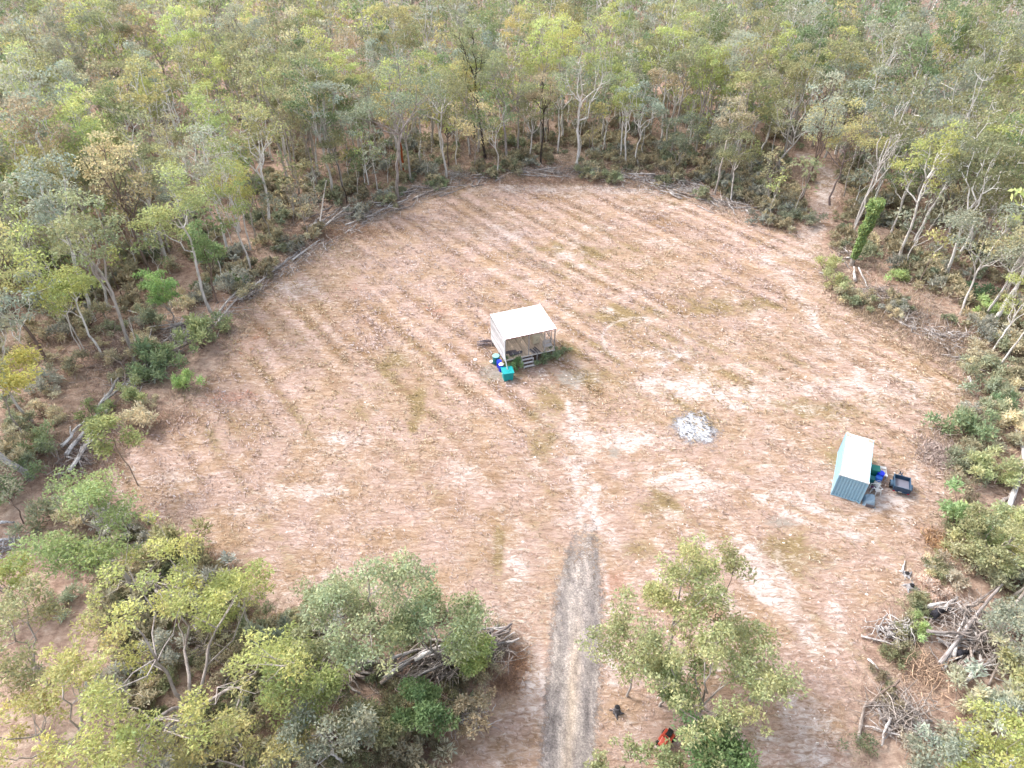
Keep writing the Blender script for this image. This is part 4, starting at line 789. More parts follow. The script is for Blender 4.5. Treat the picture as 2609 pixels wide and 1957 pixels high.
def brush(px, py, rx, ry, n, h=1.0, L=(.8, 2.4), col=(.36, .32, .30)):
    """tangle of dead twigs"""
    R = np.random.default_rng(int(px + py)); c = gnd(px, py); ax = gnd(px + rx, py)[0] - c[0]; ay = gnd(px, py - ry)[1] - c[1]
    for _ in range(n):
        x = c[0] + R.normal() * ax * .5; y = c[1] + R.normal() * ay * .5; l = R.uniform(*L); a = R.random() * 6.28; el = R.normal() * .35; z = abs(R.normal()) * h * .45
        d = np.array([math.cos(a) * math.cos(el), math.sin(a) * math.cos(el), math.sin(el)]); s = np.array([x, y, z + .05]); e = s + d * l; e[2] = max(e[2], .03)
        P = limb(R, s, e, 4, .0, .07); P[:, 2] = np.maximum(P[:, 2], .02); V, F = tube_np(P, np.linspace(.035, .012, 4) * R.uniform(.6, 1.5), 4); BRV.append(V); BRF.append(F + bro[0]); bro[0] += len(V); BRT.append(np.tile(np.array(col) * R.uniform(.55, 1.45), (len(V), 1)))
def pile(px, py, rx, ry, n, L, r, label, group, ang=None, spread=.5, h=1.2):
    c = gnd(px, py); ax = gnd(px + rx, py)[0] - c[0]; ay = gnd(px, py - ry)[1] - c[1]
    for k in range(n):
        x = c[0] + RL.uniform(-1, 1) * ax; y = c[1] + RL.uniform(-1, 1) * ay; l = RL.uniform(*L); rr = RL.uniform(*r); a = (RL.uniform(0, 6.28) if ang is None else ang + RL.gauss(0, spread)); el = RL.gauss(0, .13)
        z = h * (k / n) * RL.uniform(.4, 1); dx, dy, dz = math.cos(a) * math.cos(el) * l / 2, math.sin(a) * math.cos(el) * l / 2, math.sin(el) * l / 2
        z0, z1 = max(rr * .7, z - dz), max(rr * .7, z + dz)
        ci = RL.randrange(5); j = min(label.find(p) for p in (' in ', ' among ', ' at ', ' along ', ' around ', ' between ', ' right of ', ' with ') if p in label); noun = label[:j].split()[-1]; sx = (x - c[0]) / ax
        lb = f"{('pale', 'grey', 'white', 'dark', 'brown')[ci]} {'thick' if rr > (r[0] + r[1]) / 2 else 'thin'} {noun}, {'high' if k > n / 2 else 'low'} {'left' if sx < -.33 else 'right' if sx > .33 else 'middle'},{label[j:]}"
        log_at((x - dx, y - dy, z0), (x + dx, y + dy, z1), rr, lb, LG[ci], group)
def dirang(p, q): a = gnd(*p); b = gnd(*q); return math.atan2(b[1] - a[1], b[0] - a[0])
W1, W2 = (.60, .58, .57), (.68, .67, .67)
# single logs one can tell apart
LOGP((2505, 984), (2640, 998), .17, 'long straight grey-white log lying level at the right edge', (.52, .53, .56), .1, .1, i=0)
LOGP((2467, 962), (2479, 990), .16, 'short white log chunk standing out on the right field edge', W2, 0, .0, i=3)
LOGP((2458, 998), (2468, 984), .11, 'smaller white log chunk beside the short one on the right field edge', W2, i=0)
ft = thing('fallen_tree', 'bleached white fallen tree bending along the right edge behind the trailer', 'fallen tree', (*gnd(2560, 1316), 0))
for nm, p0, p1, r, z0, z1, i in (('lower_trunk', (2560, 1316), (2607, 1195), .26, .25, .5, 3), ('upper_trunk', (2606, 1200), (2573, 1062), .17, .5, .35, 4)):
    o = LOGP(p0, p1, r, None, W2, z0, z1, i=i, cat=None, name=nm); o.location = Vector(o.location) - Vector(ft.location); o.parent = ft
LOGP((2547, 1285), (2592, 1238), .16, 'curved grey log with a dark end beside the fallen white trunk', (.40, .36, .35), .05, .3, i=2)
LOGP((2535, 1985), (2625, 1878), .27, 'thick pale blue-grey trunk in the bottom right corner', (.55, .56, .60), .6, 1.6, i=0, cat='log', name='fallen_tree')
LOGP((2555, 1886), (2625, 1850), .17, 'grey-brown log just above the pale trunk in the bottom right corner', (.42, .37, .34), .2, .4, i=3)
LOGP((2184, 1895), (2206, 1790), .14, 'upright-lying grey-brown log at the left of the lower right brush heap', (.40, .35, .32), 0, .1, i=3)
LOGP((2206, 1800), (2285, 1742), .12, 'brown branch leaning from the lower right brush heap', (.30, .24, .21), .05, .4, i=1)
LOGP((2330, 1912), (2372, 1890), .15, 'cut log end below the lower right brush heap', (.38, .32, .29), .0, .1, i=0)
LOGP((2210, 1680), (2240, 1708), .09, 'pale split plank-like log left of the dry grass at lower right', W2, .02, .02, i=0)
LOGP((2388, 1700), (2530, 1520), .17, 'long grey log slanting across the tangled heap at right', (.44, .41, .41), .3, 1.5, i=3)
LOGP((2400, 1710), (2430, 1655), .13, 'pale broken limb at the left of the tangled heap', W1, .1, .5, i=1)
LOGP((2525, 1630), (2600, 1515), .17, 'pale smooth leaning trunk at the right of the tangled heap', (.50, .46, .43), .3, 1.6, i=0)
LOGP((2352, 1556), (2425, 1545), .15, 'silver split log at the top left of the tangled heap', W2, .4, .6, i=0)
LOGP((2455, 1740), (2490, 1680), .17, 'pale stubby log at the bottom of the tangled heap', W1, .1, .4, i=5)
LOGP((2420, 1720), (2500, 1692), .12, 'grey limb low in the tangled heap', (.38, .34, .33), .3, .6, i=1)
pile(2455, 1600, 70, 62, 34, (1.5, 4.5), (.06, .14), 'grey limb in the tangled heap at right', 'limbs of the tangled heap at right', dirang((2400, 1700), (2520, 1530)), .7, 1.6)
pile(2480, 1690, 60, 30, 12, (1.2, 3), (.07, .14), 'grey limb in the lower tangled heap at right', 'limbs low in the tangled heap', dirang((2420, 1720), (2500, 1660)), .5, .9)
pile(2275, 1610, 55, 26, 12, (1, 2.6), (.05, .10), 'silver branch in the small heap left of the tangle', 'branches of the small silver brush heap', 0, .5, .6)
pile(2290, 1830, 70, 40, 16, (1, 3), (.05, .10), 'thin grey branch in the lower right brush heap', 'branches of the lower right brush heap', None, .5, .6)
brush(2280, 1610, 60, 25, 110, .7, (.5, 1.6), (.48, .46, .46)); brush(2460, 1610, 80, 65, 230, 1.6, (.8, 2.2)); brush(2300, 1830, 80, 50, 190, .7); brush(2350, 1720, 60, 50, 70, .6, (.8, 1.8), (.42, .30, .22))
# charred hollow log ends and stones on the field edge
LOGP((2368, 1580), (2405, 1560), .30, 'black charred log end in the tangled heap', (.035, .035, .045), .2, .4, i=0)
LOGP((2430, 1680), (2460, 1665), .30, 'black charred log deep in the tangled heap', (.03, .03, .04), .1, .2, i=0)
LOGP((2298, 1460), (2305, 1430), .09, 'short white stick on the field edge above the tangled heap', W2, i=0)
# foreground thicket log pile
ANG = dirang((1060, 1735), (1290, 1630))
LOGP((1060, 1705), (1165, 1655), .17, 'long silver-white log on top of the foreground log pile', W2, 1.1, 1.3, i=0); LOGP((975, 1740), (1010, 1722), .15, 'pale log sticking out low in the foreground log pile', W1, .4, .5, i=3)
LOGP((1045, 1760), (1110, 1722), .15, 'tan log at the lower front of the foreground log pile', (.42, .35, .28), .3, .5, i=3); LOGP((1225, 1655), (1302, 1612), .19, 'dark grey butt log at the right tip of the foreground log pile', (.30, .27, .27), .4, 1.0, i=0)
pile(1240, 1640, 45, 22, 14, (2, 4), (.08, .17), 'grey log at the right end of the foreground log pile', 'logs at the right end of the foreground pile', ANG, .22, 1.6)
pile(1110, 1690, 75, 34, 22, (2, 5), (.08, .16), 'grey log in the mid foreground pile', 'logs in the middle of the foreground pile', ANG, .25, 1.8)
pile(890, 1715, 90, 22, 12, (2, 4.5), (.09, .18), 'pale log in the left part of the foreground log pile', 'logs in the left part of the foreground pile', dirang((760, 1690), (960, 1730)), .25, 1.2)
LOGP((600, 1790), (635, 1835), .13, 'pale short log below the charred hollow in the foreground thicket', W1, .1, .1, i=0); LOGP((560, 1765), (655, 1735), .22, 'charred black trunk in the gap of the foreground thicket', (.03, .03, .035), .1, .2, i=0)
LOGP((800, 1715), (870, 1700), .24, 'charred black log beneath the pale logs of the foreground thicket', (.03, .03, .035), .0, .1, i=3)
brush(1250, 1650, 55, 30, 120, 1.2); brush(1110, 1700, 90, 40, 160, 1.3); brush(1190, 1830, 60, 30, 110, .25, (.5, 1.5), (.45, .42, .42)); brush(900, 1840, 120, 60, 130, .8, (.8, 2), (.40, .34, .31)); brush(860, 1730, 100, 30, 100, .8)
LOGP((365, 1470), (450, 1575), .17, 'long grey-white log leaning in the heap behind the leaning foreground tree', W1, .2, .8, i=0); LOGP((500, 1600), (540, 1690), .15, 'pale grey log running down from the heap in the lower left thicket', W1, .3, .3, i=3)
pile(410, 1520, 50, 40, 16, (1.5, 3.8), (.06, .13), 'grey branch in the upper lower-left thicket heap', 'branches of the upper lower-left heap', dirang((350, 1460), (450, 1580)), .7, 1.0); brush(410, 1525, 60, 45, 190, 1.1); brush(520, 1640, 50, 50, 90, .7)
LOGP((380, 1530), (440, 1550), .26, 'charred black log under the branches of the lower left heap', (.03, .03, .035), 0, .1, i=0)
LOGP((0, 1336), (40, 1334), .14, 'blue-white log at the left picture edge', (.52, .54, .58), .1, .1, i=0); LOGP((-5, 1380), (55, 1376), .12, 'lower blue-white log at the left picture edge', (.52, .54, .58), .1, .1, i=3); LOGP((-10, 1405), (30, 1398), .12, 'grey log below the blue-white logs at the left edge', (.36, .35, .36), .05, .1, i=0); brush(20, 1390, 30, 30, 60, .4, (.6, 1.6), (.45, .46, .5))
# left edge row of pale logs
for k, (a, b, r, lb) in enumerate([((172, 1165), (262, 1050), .24, 'largest white log of the row on the left clearing edge'), ((190, 1195), (285, 1040), .21, 'white log in the middle of the row on the left clearing edge'), ((180, 1210), (235, 1120), .2, 'short white log at the near end of the row on the left clearing edge'),
                                  ((255, 1055), (310, 970), .18, 'grey-white log at the upper end of the row on the left clearing edge'), ((165, 1150), (225, 1078), .17, 'outer white log of the row on the left clearing edge'), ((272, 1040), (325, 985), .14, 'thin grey log above the row on the left clearing edge')]):
    LOGP(a, b, r, lb, [W2, W1, W1, (.46, .46, .46), W2, (.4, .4, .4)][k], .1 + .12 * k, .25 + .05 * k)
pile(190, 1190, 35, 25, 8, (1.2, 2.6), (.06, .12), 'grey branch at the left pale log row', 'branches beside the left log row', None, .5, .5); brush(215, 1140, 70, 60, 150, .6)
LOGP((150, 1225), (172, 1180), .13, 'brown bent log at the foot of the pale log row on the left', (.26, .21, .19), 0, .1, i=2); LOGP((395, 980), (402, 935), .13, 'upright greenish-white branch in front of the left log heap bushes', (.45, .47, .42), .1, 1.0, i=0)
for k, (a, b) in enumerate([((330, 975), (390, 925)), ((375, 940), (440, 895)), ((600, 772), (655, 728)), ((640, 742), (700, 690)), ((690, 700), (760, 650)), ((745, 668), (815, 618)), ((880, 578), (960, 548)), ((930, 560), (1010, 525)), ((320, 995), (360, 950)), ((610, 760), (640, 715)), ((720, 680), (770, 640)), ((960, 545), (1040, 512))]):
    LOGP(a, b, .17 - .01 * (k % 4), f"{['pale', 'grey', 'white'][k % 3]} log of the left edge line, {['first', 'second', 'third', 'fourth', 'fifth', 'sixth', 'seventh', 'eighth', 'ninth', 'tenth', 'eleventh', 'twelfth'][k]} laid along the scrub", [W1, (.46, .44, .44), W2][k % 3], .2, .3)
for px, py in ((350, 955), (620, 750), (700, 690), (770, 640), (940, 558)): brush(px, py, 40, 22, 60, .7, (.8, 2.2), (.50, .47, .46))
# left edge log heap
pile(465, 860, 45, 45, 20, (2, 5.5), (.07, .16), 'grey-white log in the heap on the left clearing edge', 'logs of the left edge heap', dirang((440, 880), (610, 755)), .55, 1.2); brush(470, 855, 60, 55, 170, 1.0, (.8, 2.4), (.48, .46, .46))
for a, b, r, lb in [((455, 880), (530, 820), .14, 'bent pale log crossing the left edge heap'), ((545, 820), (605, 752), .17, 'straight grey log at the upper end of the left edge heap'), ((548, 838), (612, 765), .14, 'second straight grey log at the upper end of the left edge heap'), ((280, 785), (440, 830), .11, 'long thin crooked branch lying left of the left edge heap'), ((440, 870), (450, 835), .11, 'pale forked limb rising from the left edge heap')]: LOGP(a, b, r, lb, W1, .3, .5)
LOGP((360, 925), (345, 850), .06, 'slim pale stick rising among the scrub left of the log heap', W1, .2, 2.2); LOGP((365, 925), (398, 868), .06, 'bent pale stick beside the slim stick left of the log heap', W1, .2, 1.6)
# rear left heap
pile(855, 555, 60, 24, 16, (2.5, 6), (.07, .16), 'grey log in the heap on the rear left clearing edge', 'logs of the rear left heap', dirang((800, 600), (960, 530)), .45, 1.0); brush(870, 555, 90, 30, 170, 1.0, (1, 3)); LOGP((805, 605), (895, 540), .15, 'long pale log slanting over the rear left heap', W1, .4, 1.2, i=0); LOGP((812, 600), (840, 505), .13, 'pale stub standing up from the rear left heap', W1, .2, 3.0, i=3)
pile(985, 528, 40, 10, 8, (2, 4.5), (.07, .14), 'grey log at the tallest rear gum, left side', 'logs before the tallest rear gum', .5, .4, .5)
pile(1085, 490, 50, 14, 14, (2, 5), (.07, .15), 'grey log at the foot of the tallest rear gum', 'logs right of the tallest rear gum', dirang((1040, 505), (1130, 480)), .4, .9); brush(1080, 490, 60, 16, 110, .9, (1, 3)); LOGP((1055, 508), (1098, 490), .18, 'pale thick log below the rear left brush heap', W1, .0, .1, i=0)
pile(1190, 460, 40, 8, 10, (2, 4), (.06, .12), 'thin branch in the fan-shaped rear heap', 'branches of the fan-shaped heap', None, .5, 1.0); brush(1165, 452, 30, 10, 100, 1.3, (1, 3), (.42, .42, .42))
pile(1360, 443, 60, 8, 12, (2, 5), (.07, .14), 'grey log at the rear edge, left of the white gum', 'logs left of the central white gum', dirang((1310, 438), (1400, 455)), .4, .7); brush(1400, 445, 70, 10, 90, .8, (1, 3))
pile(1465, 440, 30, 10, 8, (1.5, 4), (.06, .13), 'grey branch around the foot of the central white gum', 'branches at the central white gum', None, .5, 1.0); brush(1465, 440, 35, 14, 90, 1.2, (1, 3))
pile(1630, 455, 55, 10, 12, (2.5, 6), (.08, .17), 'silver log in the rear right log line', 'logs of the rear right line', dirang((1580, 445), (1700, 480)), .3, .7); pile(1740, 490, 55, 14, 16, (2, 5), (.07, .16), 'silver log in the middle rear right line', 'logs in the middle of the rear right line', dirang((1690, 470), (1800, 510)), .35, .8)
pile(1840, 525, 50, 12, 12, (2, 5), (.07, .14), 'grey log at the near end of the rear right log line', 'logs at the near end of the rear right line', dirang((1780, 500), (1900, 545)), .35, .6); brush(1700, 480, 120, 22, 170, .8, (1, 3), (.46, .45, .46)); brush(1850, 525, 70, 16, 90, .7, (1, 3))
# right edge
pile(2155, 655, 18, 20, 7, (1.5, 3.5), (.08, .16), 'pale log piled at the foot of the vine column', 'logs at the vine column', None, .5, 1.0); LOGP((2176, 722), (2172, 690), .22, 'short hollow white log below the vine column', W1, .2, .5, i=0); LOGP((2185, 690), (2212, 740), .12, 'thin white fallen limb right of the hollow log', W1, .4, .1, i=1)
pile(2240, 752, 25, 14, 7, (1.2, 2.8), (.07, .12), 'brown log in the heap right of the vine column', 'logs of the small right edge heap', -.3, .6, .5); pile(2335, 818, 30, 10, 6, (1.2, 2.6), (.06, .11), 'pale stick in the low heap on the right clearing edge', 'sticks of the low right heap', -.5, .5, .4); pile(2415, 862, 45, 14, 14, (1.5, 4), (.06, .13), 'silver stick in the spread heap on the right clearing edge', 'sticks of the spread right heap', dirang((2380, 850), (2460, 885)), .5, .6)
brush(2240, 750, 40, 20, 90, .7); brush(2330, 815, 50, 18, 100, .6); brush(2415, 862, 60, 18, 120, .6, (.8, 2.2), (.48, .45, .45)); brush(2160, 660, 30, 24, 60, .9); brush(2330, 780, 120, 60, 200, 1.0, (.8, 2.6), (.36, .30, .26)); brush(2420, 700, 160, 80, 160, 1.2, (1, 3), (.33, .28, .25))
brush(300, 900, 160, 90, 260, 1.1, (1, 3), (.34, .28, .25)); brush(700, 560, 160, 50, 160, 1.0, (1, 3), (.34, .29, .26)); brush(1250, 400, 300, 30, 240, 1.2, (1.2, 3.5), (.36, .31, .28)); brush(1750, 420, 250, 40, 220, 1.2, (1.2, 3.5), (.34, .30, .27)); brush(2500, 1200, 80, 120, 130, .7, (.6, 1.8), (.38, .31, .28))
for (a, b, lb, gp) in [((600, 790), (960, 565), 'left', 'branches of the left windrow'), ((300, 1030), (600, 790), 'lower left', 'branches of the lower left windrow'), ((960, 560), (1330, 450), 'rear left', 'branches of the rear left windrow'), ((1330, 448), (1700, 480), 'rear', 'branches of the rear windrow'), ((1700, 485), (2000, 580), 'rear right', 'branches of the rear right windrow'), ((2110, 720), (2480, 950), 'right', 'branches of the right windrow')]:
    for k in range(11):
        t = (k + RL.random()) / 11; px = a[0] + (b[0] - a[0]) * t; py = a[1] + (b[1] - a[1]) * t - RL.uniform(4, 22); x, y = gnd(px, py); an = dirang(a, b) + RL.gauss(0, .55); l = RL.uniform(1.5, 4.5); ci = RL.randrange(5); rr = RL.uniform(.06, .15)
        brush(px, py, 26, 12, 16, .8, (.7, 2.4), (.48, .45, .44)); z1 = RL.uniform(.1, .9)
        log_at((x - math.cos(an) * l / 2, y - math.sin(an) * l / 2, rr), (x + math.cos(an) * l / 2, y + math.sin(an) * l / 2, z1), rr, f"{('pale', 'grey', 'white', 'dark', 'brown')[ci]} {'thick' if rr > .1 else 'thin'} {'long' if l > 3 else 'short'} branch in the {lb} windrow of dead wood", LG[ci], gp, 'fallen_branch', 'branch')
tag(link('dead_brush', mesh_np('dead_brush', np.concatenate(BRV), np.concatenate(BRF), np.concatenate(BRT), [BARK]), None, (1, 1, 1)), 'tangled dead twigs and brush along the clearing edge', 'brush', kind='stuff')
# two round grey stumps on the right field edge, one dark stump by the driveway
def stump(px, py, r, h, label, col, name='stump', cat='stump'):
    x, y = gnd(px, py); R = np.random.default_rng(px); t = thing(name, label, cat, (x, y, float(gz(np.array(x), np.array(y)))), R.random() * 6)
    m = MB(); m.tube([(0, 0, -.05), (0, 0, .12), (.02, .01, h * .6), (.05, .0, h)], [r * 1.5, r * 1.1, r, r * .92], 9); m.build('trunk', LOG, t, col)
    for k in range(4):
        a = k * 1.57 + R.random(); m = MB(); m.tube([(0, 0, .15), (r * 1.4 * math.cos(a), r * 1.4 * math.sin(a), .07), (r * 2.6 * math.cos(a + .3), r * 2.6 * math.sin(a + .3), .0)], [r * .6, r * .4, r * .15], 6); m.build('root', LOG, t, col)
    m = MB(); m.lathe([(r * .8, h), (r * .72, h + .06), (r * .3, h + .09), (0, h + .05)], 9, (.05, 0, 0)); m.build('burnt_top', LOG, t, (.03, .03, .035))
stump(1572, 1812, .2, .62, 'dark grey stump with a charred top between the driveway and the right clump', (.17, .17, .19))
stump(2312, 1464, .24, .22, 'low grey stump on the right field edge', (.42, .43, .46)); stump(2320, 1496, .26, .24, 'second low grey stump nearer the camera on the right field edge', (.40, .41, .44))

# ------------------------------------------------------------------ the hut on stumps
M_ROOF = paint('white_roof_iron', (.82, .82, .82), .45, .4, .12, 0, (.5, .5, .48), 1.2); M_WB = woodmat('whitewashed_board', (.50, .50, .53), (9, .5, 9)); M_GW = woodmat('grey_timber', (.40, .38, .38), (7, 7, 7))
M_FL = woodmat('worn_floor_plank', (.68, .56, .44), (12, .5, 9)); M_RED = paint('red_fascia', (.26, .045, .04), .6, .3, .3); M_WPIPE = paint('white_plastic', (.78, .78, .78), .4, .4, .1); M_DK = paint('dark_fabric', (.12, .11, .125), .9, .2, .4, 0, (.3, .28, .27))
HUT = thing('hut', 'small open-fronted timber hut on stumps with a plain white iron roof', 'hut', (-.78, 59.28, 0), .358)
HW, HD, ZF, HFr, HBk = 6.03, 4.7, 1.05, 3.93, 4.28
def corr_sheet(w, d, pitch, amp, zf, zb, th=.012):
    n = int(w / pitch) * 6; m = MB(); vs = []; fs = []
    for k, off in enumerate((0, -th)):
        for i in range(n + 1):
            x = w * i / n; z = amp * math.sin(2 * math.pi * x / pitch); vs += [(x, 0, zf + z + off), (x, d, zb + z + off)]
    b = 2 * (n + 1)
    for i in range(n): fs += [(2 * i, 2 * i + 2, 2 * i + 3, 2 * i + 1), (b + 2 * i + 1, b + 2 * i + 3, b + 2 * i + 2, b + 2 * i), (2 * i, b + 2 * i, b + 2 * i + 2, 2 * i + 2), (2 * i + 1, 2 * i + 3, b + 2 * i + 3, b + 2 * i + 1)]
    fs += [(0, 1, b + 1, b), (2 * n, b + 2 * n, b + 2 * n + 1, 2 * n + 1)]
    return m.add(vs, fs)
r_ = corr_sheet(HW + .1, HD + .1, .19, .012, HFr, HBk).build('roof', M_ROOF, HUT); r_.location = (-.05, -.05, 0)
MB().box((2.95, 2.9, 4.19), (.05, .42, .03)).build('roof_vent_slit', paint('slit', (.1, .1, .1)), r_)
MB().box((HW / 2, .02, HFr - .09), (HW, .04, .11)).build('fascia', M_RED, HUT)
for i, x in enumerate(np.linspace(.06, HW - .06, 4)): MB().bar((x, .06, HFr - .10), (x, HD - .05, HBk - .10), .05, .10).build('rafter', M_GW, HUT)
for i in range(27):
    w = HW / 27; o = MB().box((w * (i + .5), HD / 2, ZF + RL.uniform(-.004, .004)), (w - .012, HD, .04)).build('floor_plank', M_FL, HUT)
for y in (.12, HD / 2, HD - .12): MB().box((HW / 2, y, ZF - .11), (HW, .1, .14)).build('floor_bearer', M_GW, HUT)
MB().box((HW / 2, -.02, ZF - .03), (HW, .04, .12)).build('floor_edge_board', paint('pale_board', (.62, .60, .58), .8), HUT)
for x in (.15, 2.1, 3.9, HW - .15):
    for y in (.12, HD / 2, HD - .12): MB().box((x, y, (ZF - .18) / 2), (.16, .16, ZF - .18)).build('floor_stump', M_GW, HUT)
for x, y, h0 in [(.06, .06, 1), (2.85, .06, 1), (4.75, .06, 1), (HW - .06, .06, 1), (.06, HD - .06, 1), (HW - .06, HD - .06, 1), (3, HD - .06, 1)]:
    zt = HFr + (HBk - HFr) * y / HD - .15; MB().box((x, y, (ZF + zt) / 2), (.1, .1, zt - ZF)).build('post', M_GW, HUT)
for i in range(13):                                       # left wall, horizontal boards with open joints
    z = ZF - .12 + i * .235; zt = HFr - .06
    if z > zt + .25: break
    o = MB().box((-.02 + RL.uniform(-.012, .012), HD / 2, z + .1), (.025, HD - RL.uniform(0, .1), .18), (RL.uniform(-.004, .004), RL.uniform(-.05, .05), 0)).build('wall_board', M_WB, HUT)
for i in range(12): MB().box((HW / 2, HD + .02 + RL.uniform(-.01, .01), ZF - .1 + i * .265 + .1), (HW, .025, .22)).build('rear_board', M_WB, HUT)
for y in (1.0, 1.9, 2.9, 3.8): MB().box((HW - .05, y, (ZF + HFr) / 2), (.05, .09, HFr - ZF - .1)).build('wall_stud', paint('stud', (.55, .53, .52), .8), HUT)
MB().bar((HW - .05, .1, ZF + .9), (HW - .05, HD - .1, ZF + .9), .05, .09).build('wall_rail', M_GW, HUT); MB().bar((HW - .05, 1.0, ZF + .1), (HW - .05, 1.9, ZF + 2.2), .04, .09).build('wall_brace', M_GW, HUT)
# steps
ST = thing('hut_steps', 'weathered wooden steps at the front of the hut', 'steps', (0, 0, 0)); ST.parent = None
Mh = Matrix.Translation((-.78, 59.28, 0)) @ Matrix.Rotation(.358, 4, 'Z')
def hutp(x, y, z=0): p = Mh @ Vector((x, y, z)); return (p.x, p.y, p.z)
ST.location = hutp(2.55, 0); ST.rotation_euler = (0, 0, .358)
for x in (-.62, .62): MB().bar((x, -.06, ZF - .1), (x, -.95, .02), .06, .22).build('stringer', M_GW, ST)
for k in range(3): MB().box((0, -.22 - .30 * k, ZF - .28 - .27 * k), (1.3, .26, .05)).build('tread', paint('pale_tread', (.56, .55, .56), .85, .2, .4), ST)
for x in (-.7, .7): MB().box((x, -.30, .42), (.12, .12, .84)).build('newel_post', paint('pale_post', (.58, .57, .57), .85), ST)
def hthing(name, label, cat, x, y, z, rz=0): return thing(name, label, cat, hutp(x, y, z), .358 + rz)
t = hthing('slatted_bench', 'pale slatted bench at the right end of the hut floor', 'bench', 5.35, .55, ZF + .02)
for k in range(5): MB().box((0, -.24 + k * .12, .42), (1.0, .09, .03)).build('seat_slat', paint('bench_slat', (.52, .50, .50), .8), t)
for k in range(3): MB().box((0, .33, .58 + k * .14), (1.0, .03, .1)).build('back_slat', paint('bench_slat', (.52, .50, .50), .8), t)
for x in (-.42, .42):
    MB().box((x, -.2, .2), (.06, .06, .4)).build('leg', M_GW, t); MB().box((x, .3, .48), (.06, .05, .96)).build('leg', M_GW, t)
t = hthing('rolled_mattress', 'grey rolled mattress lying on the hut floor', 'mattress', 1.55, .65, ZF + .02, .05)
m = MB(); pts = [(-.75 + .3 * k, .03 * math.sin(k * 2), .17) for k in range(6)]; m.tube(pts, [.15, .17, .165, .17, .165, .15], 12); m.build('roll', M_DK, t)
for x in (-.4, .4): MB().lathe([(.18, -.03), (.18, .03)], 14, (0, 0, 0), Matrix.Translation((x, 0, .17)) @ Matrix.Rotation(math.pi / 2, 4, 'Y')).build('tie', paint('tie', (.4, .37, .34)), t)
t = hthing('floor_mat', 'dark grey folded mat beside the rolled mattress on the hut floor', 'mat', 1.2, 1.25, ZF + .02, -.1); MB().box((0, 0, .03), (1.3, .45, .06)).build('lower_fold', M_DK, t, bevel=.02); MB().box((.1, .02, .085), (1.0, .4, .05)).build('upper_fold', M_DK, t, bevel=.02)
t = hthing('plank_stack', 'dark timber offcuts lying on the hut floor right of the steps', 'planks', 3.75, .5, ZF + .02, .2)
for k in range(6): MB().box((-.4 + .16 * k, RL.uniform(-.1, .1), .025 + .04 * (k % 2)), (.11, 1.1 + RL.uniform(-.2, .2), .04), (0, 0, RL.uniform(-.15, .15))).build('plank', M_DK if k % 2 else M_GW, t)
t = hthing('cupboard', 'pale yellow cupboard at the back of the hut', 'cupboard', 4.5, 2.0, ZF + .02); mm = paint('cream_paint', (.62, .56, .42), .6)
MB().box((0, 0, .5), (.8, .5, .9)).build('carcass', mm, t, bevel=.01); MB().box((0, 0, .98), (.9, .58, .05)).build('top', mm, t); [MB().box((x, -.26, .5), (.36, .02, .8)).build('door', mm, t) for x in (-.19, .19)]; [MB().box((x, -.285, .55), (.03, .03, .12)).build('handle', M_DK, t) for x in (-.06, .06)]
# water storage at the left front corner
TEAL = paint('teal_plastic', (.005, .30, .32), .45, .4, .15, 0, (.03, .25, .24)); TEALD = paint('dark_teal_plastic', (.01, .15, .17), .5, .4, .2); BLUE = paint('blue_plastic', (.005, .03, .62), .4, .45, .1, 0, (.02, .05, .4)); LTEAL = paint('pale_teal_lid', (.22, .50, .52), .5, .4, .2)
x0, y0 = gnd(1293, 964)
t = thing('water_tank', 'square bright teal plastic water tank at the front left corner of the hut', 'water tank', (x0, y0, 0), .22)
m = MB(); b_, tp, hh = .5, .6, 1.12
m.add([(-b_, -b_, 0), (b_, -b_, 0), (b_, b_, 0), (-b_, b_, 0), (-tp, -tp, hh), (tp, -tp, hh), (tp, tp, hh), (-tp, tp, hh)], [(0, 3, 2, 1), (4, 5, 6, 7), (0, 1, 5, 4), (1, 2, 6, 5), (2, 3, 7, 6), (3, 0, 4, 7)]).build('body', TEAL, t, bevel=.05)
for s_ in (-1, 1): MB().box((0, s_ * (tp + .0), hh - .02), (2 * tp + .1, .07, .07)).build('rim', TEAL, t); MB().box((s_ * tp, 0, hh - .02), (.07, 2 * tp - .05, .068)).build('rim', TEAL, t)
MB().box((.02, .0, hh + .015), (.5, .5, .03), (0, 0, .6)).build('lid', TEAL, t); MB().box((.12, -.50, .12), (.26, .06, .12)).build('outlet', M_DK, t); MB().box((-.62, -.35, hh - .1), (.16, .05, .06)).build('handle', M_WPIPE, t)
tank_top = (x0, y0 + .05, hh + .03)
def drum(name, label, px, py, r, h, body, lid=None, open_top=False):
    x, y = gnd(px, py); t = thing(name, label, 'drum', (x, y, 0))
    prof = [(r * .94, 0), (r, .04), (r, h * .33), (r * 1.03, h * .35), (r, h * .37), (r, h * .66), (r * 1.03, h * .68), (r, h * .7), (r * .98, h)]
    if open_top: prof += [(r * .92, h), (r * .9, h * .35), (0, h * .34)]
    else: prof += [(r * .9, h + .015), (0, h + .015)]
    MB().lathe(prof, 22).build('shell', body, t)
    if lid: MB().lathe([(r * 1.04, h - .02), (r * 1.04, h + .035), (r * .95, h + .045), (0, h + .05)], 22).build('lid', lid, t)
    MB().lathe([(r * 1.02, h - .035), (r * 1.035, h - .02), (r * 1.02, h - .005)], 22).build('rim_band', body, t); return t
drum('round_water_tank', 'round dark teal water tank with a pale lid beside the hut wall', 1264, 926, .39, 1.05, TEALD, LTEAL)
drum('plastic_drum', 'open blue plastic drum between the two teal tanks', 1272, 936, .27, .92, BLUE, None, True); drum('plastic_drum', 'blue plastic drum with a white lid touching the square teal tank', 1277, 945, .27, .90, BLUE, M_WPIPE)
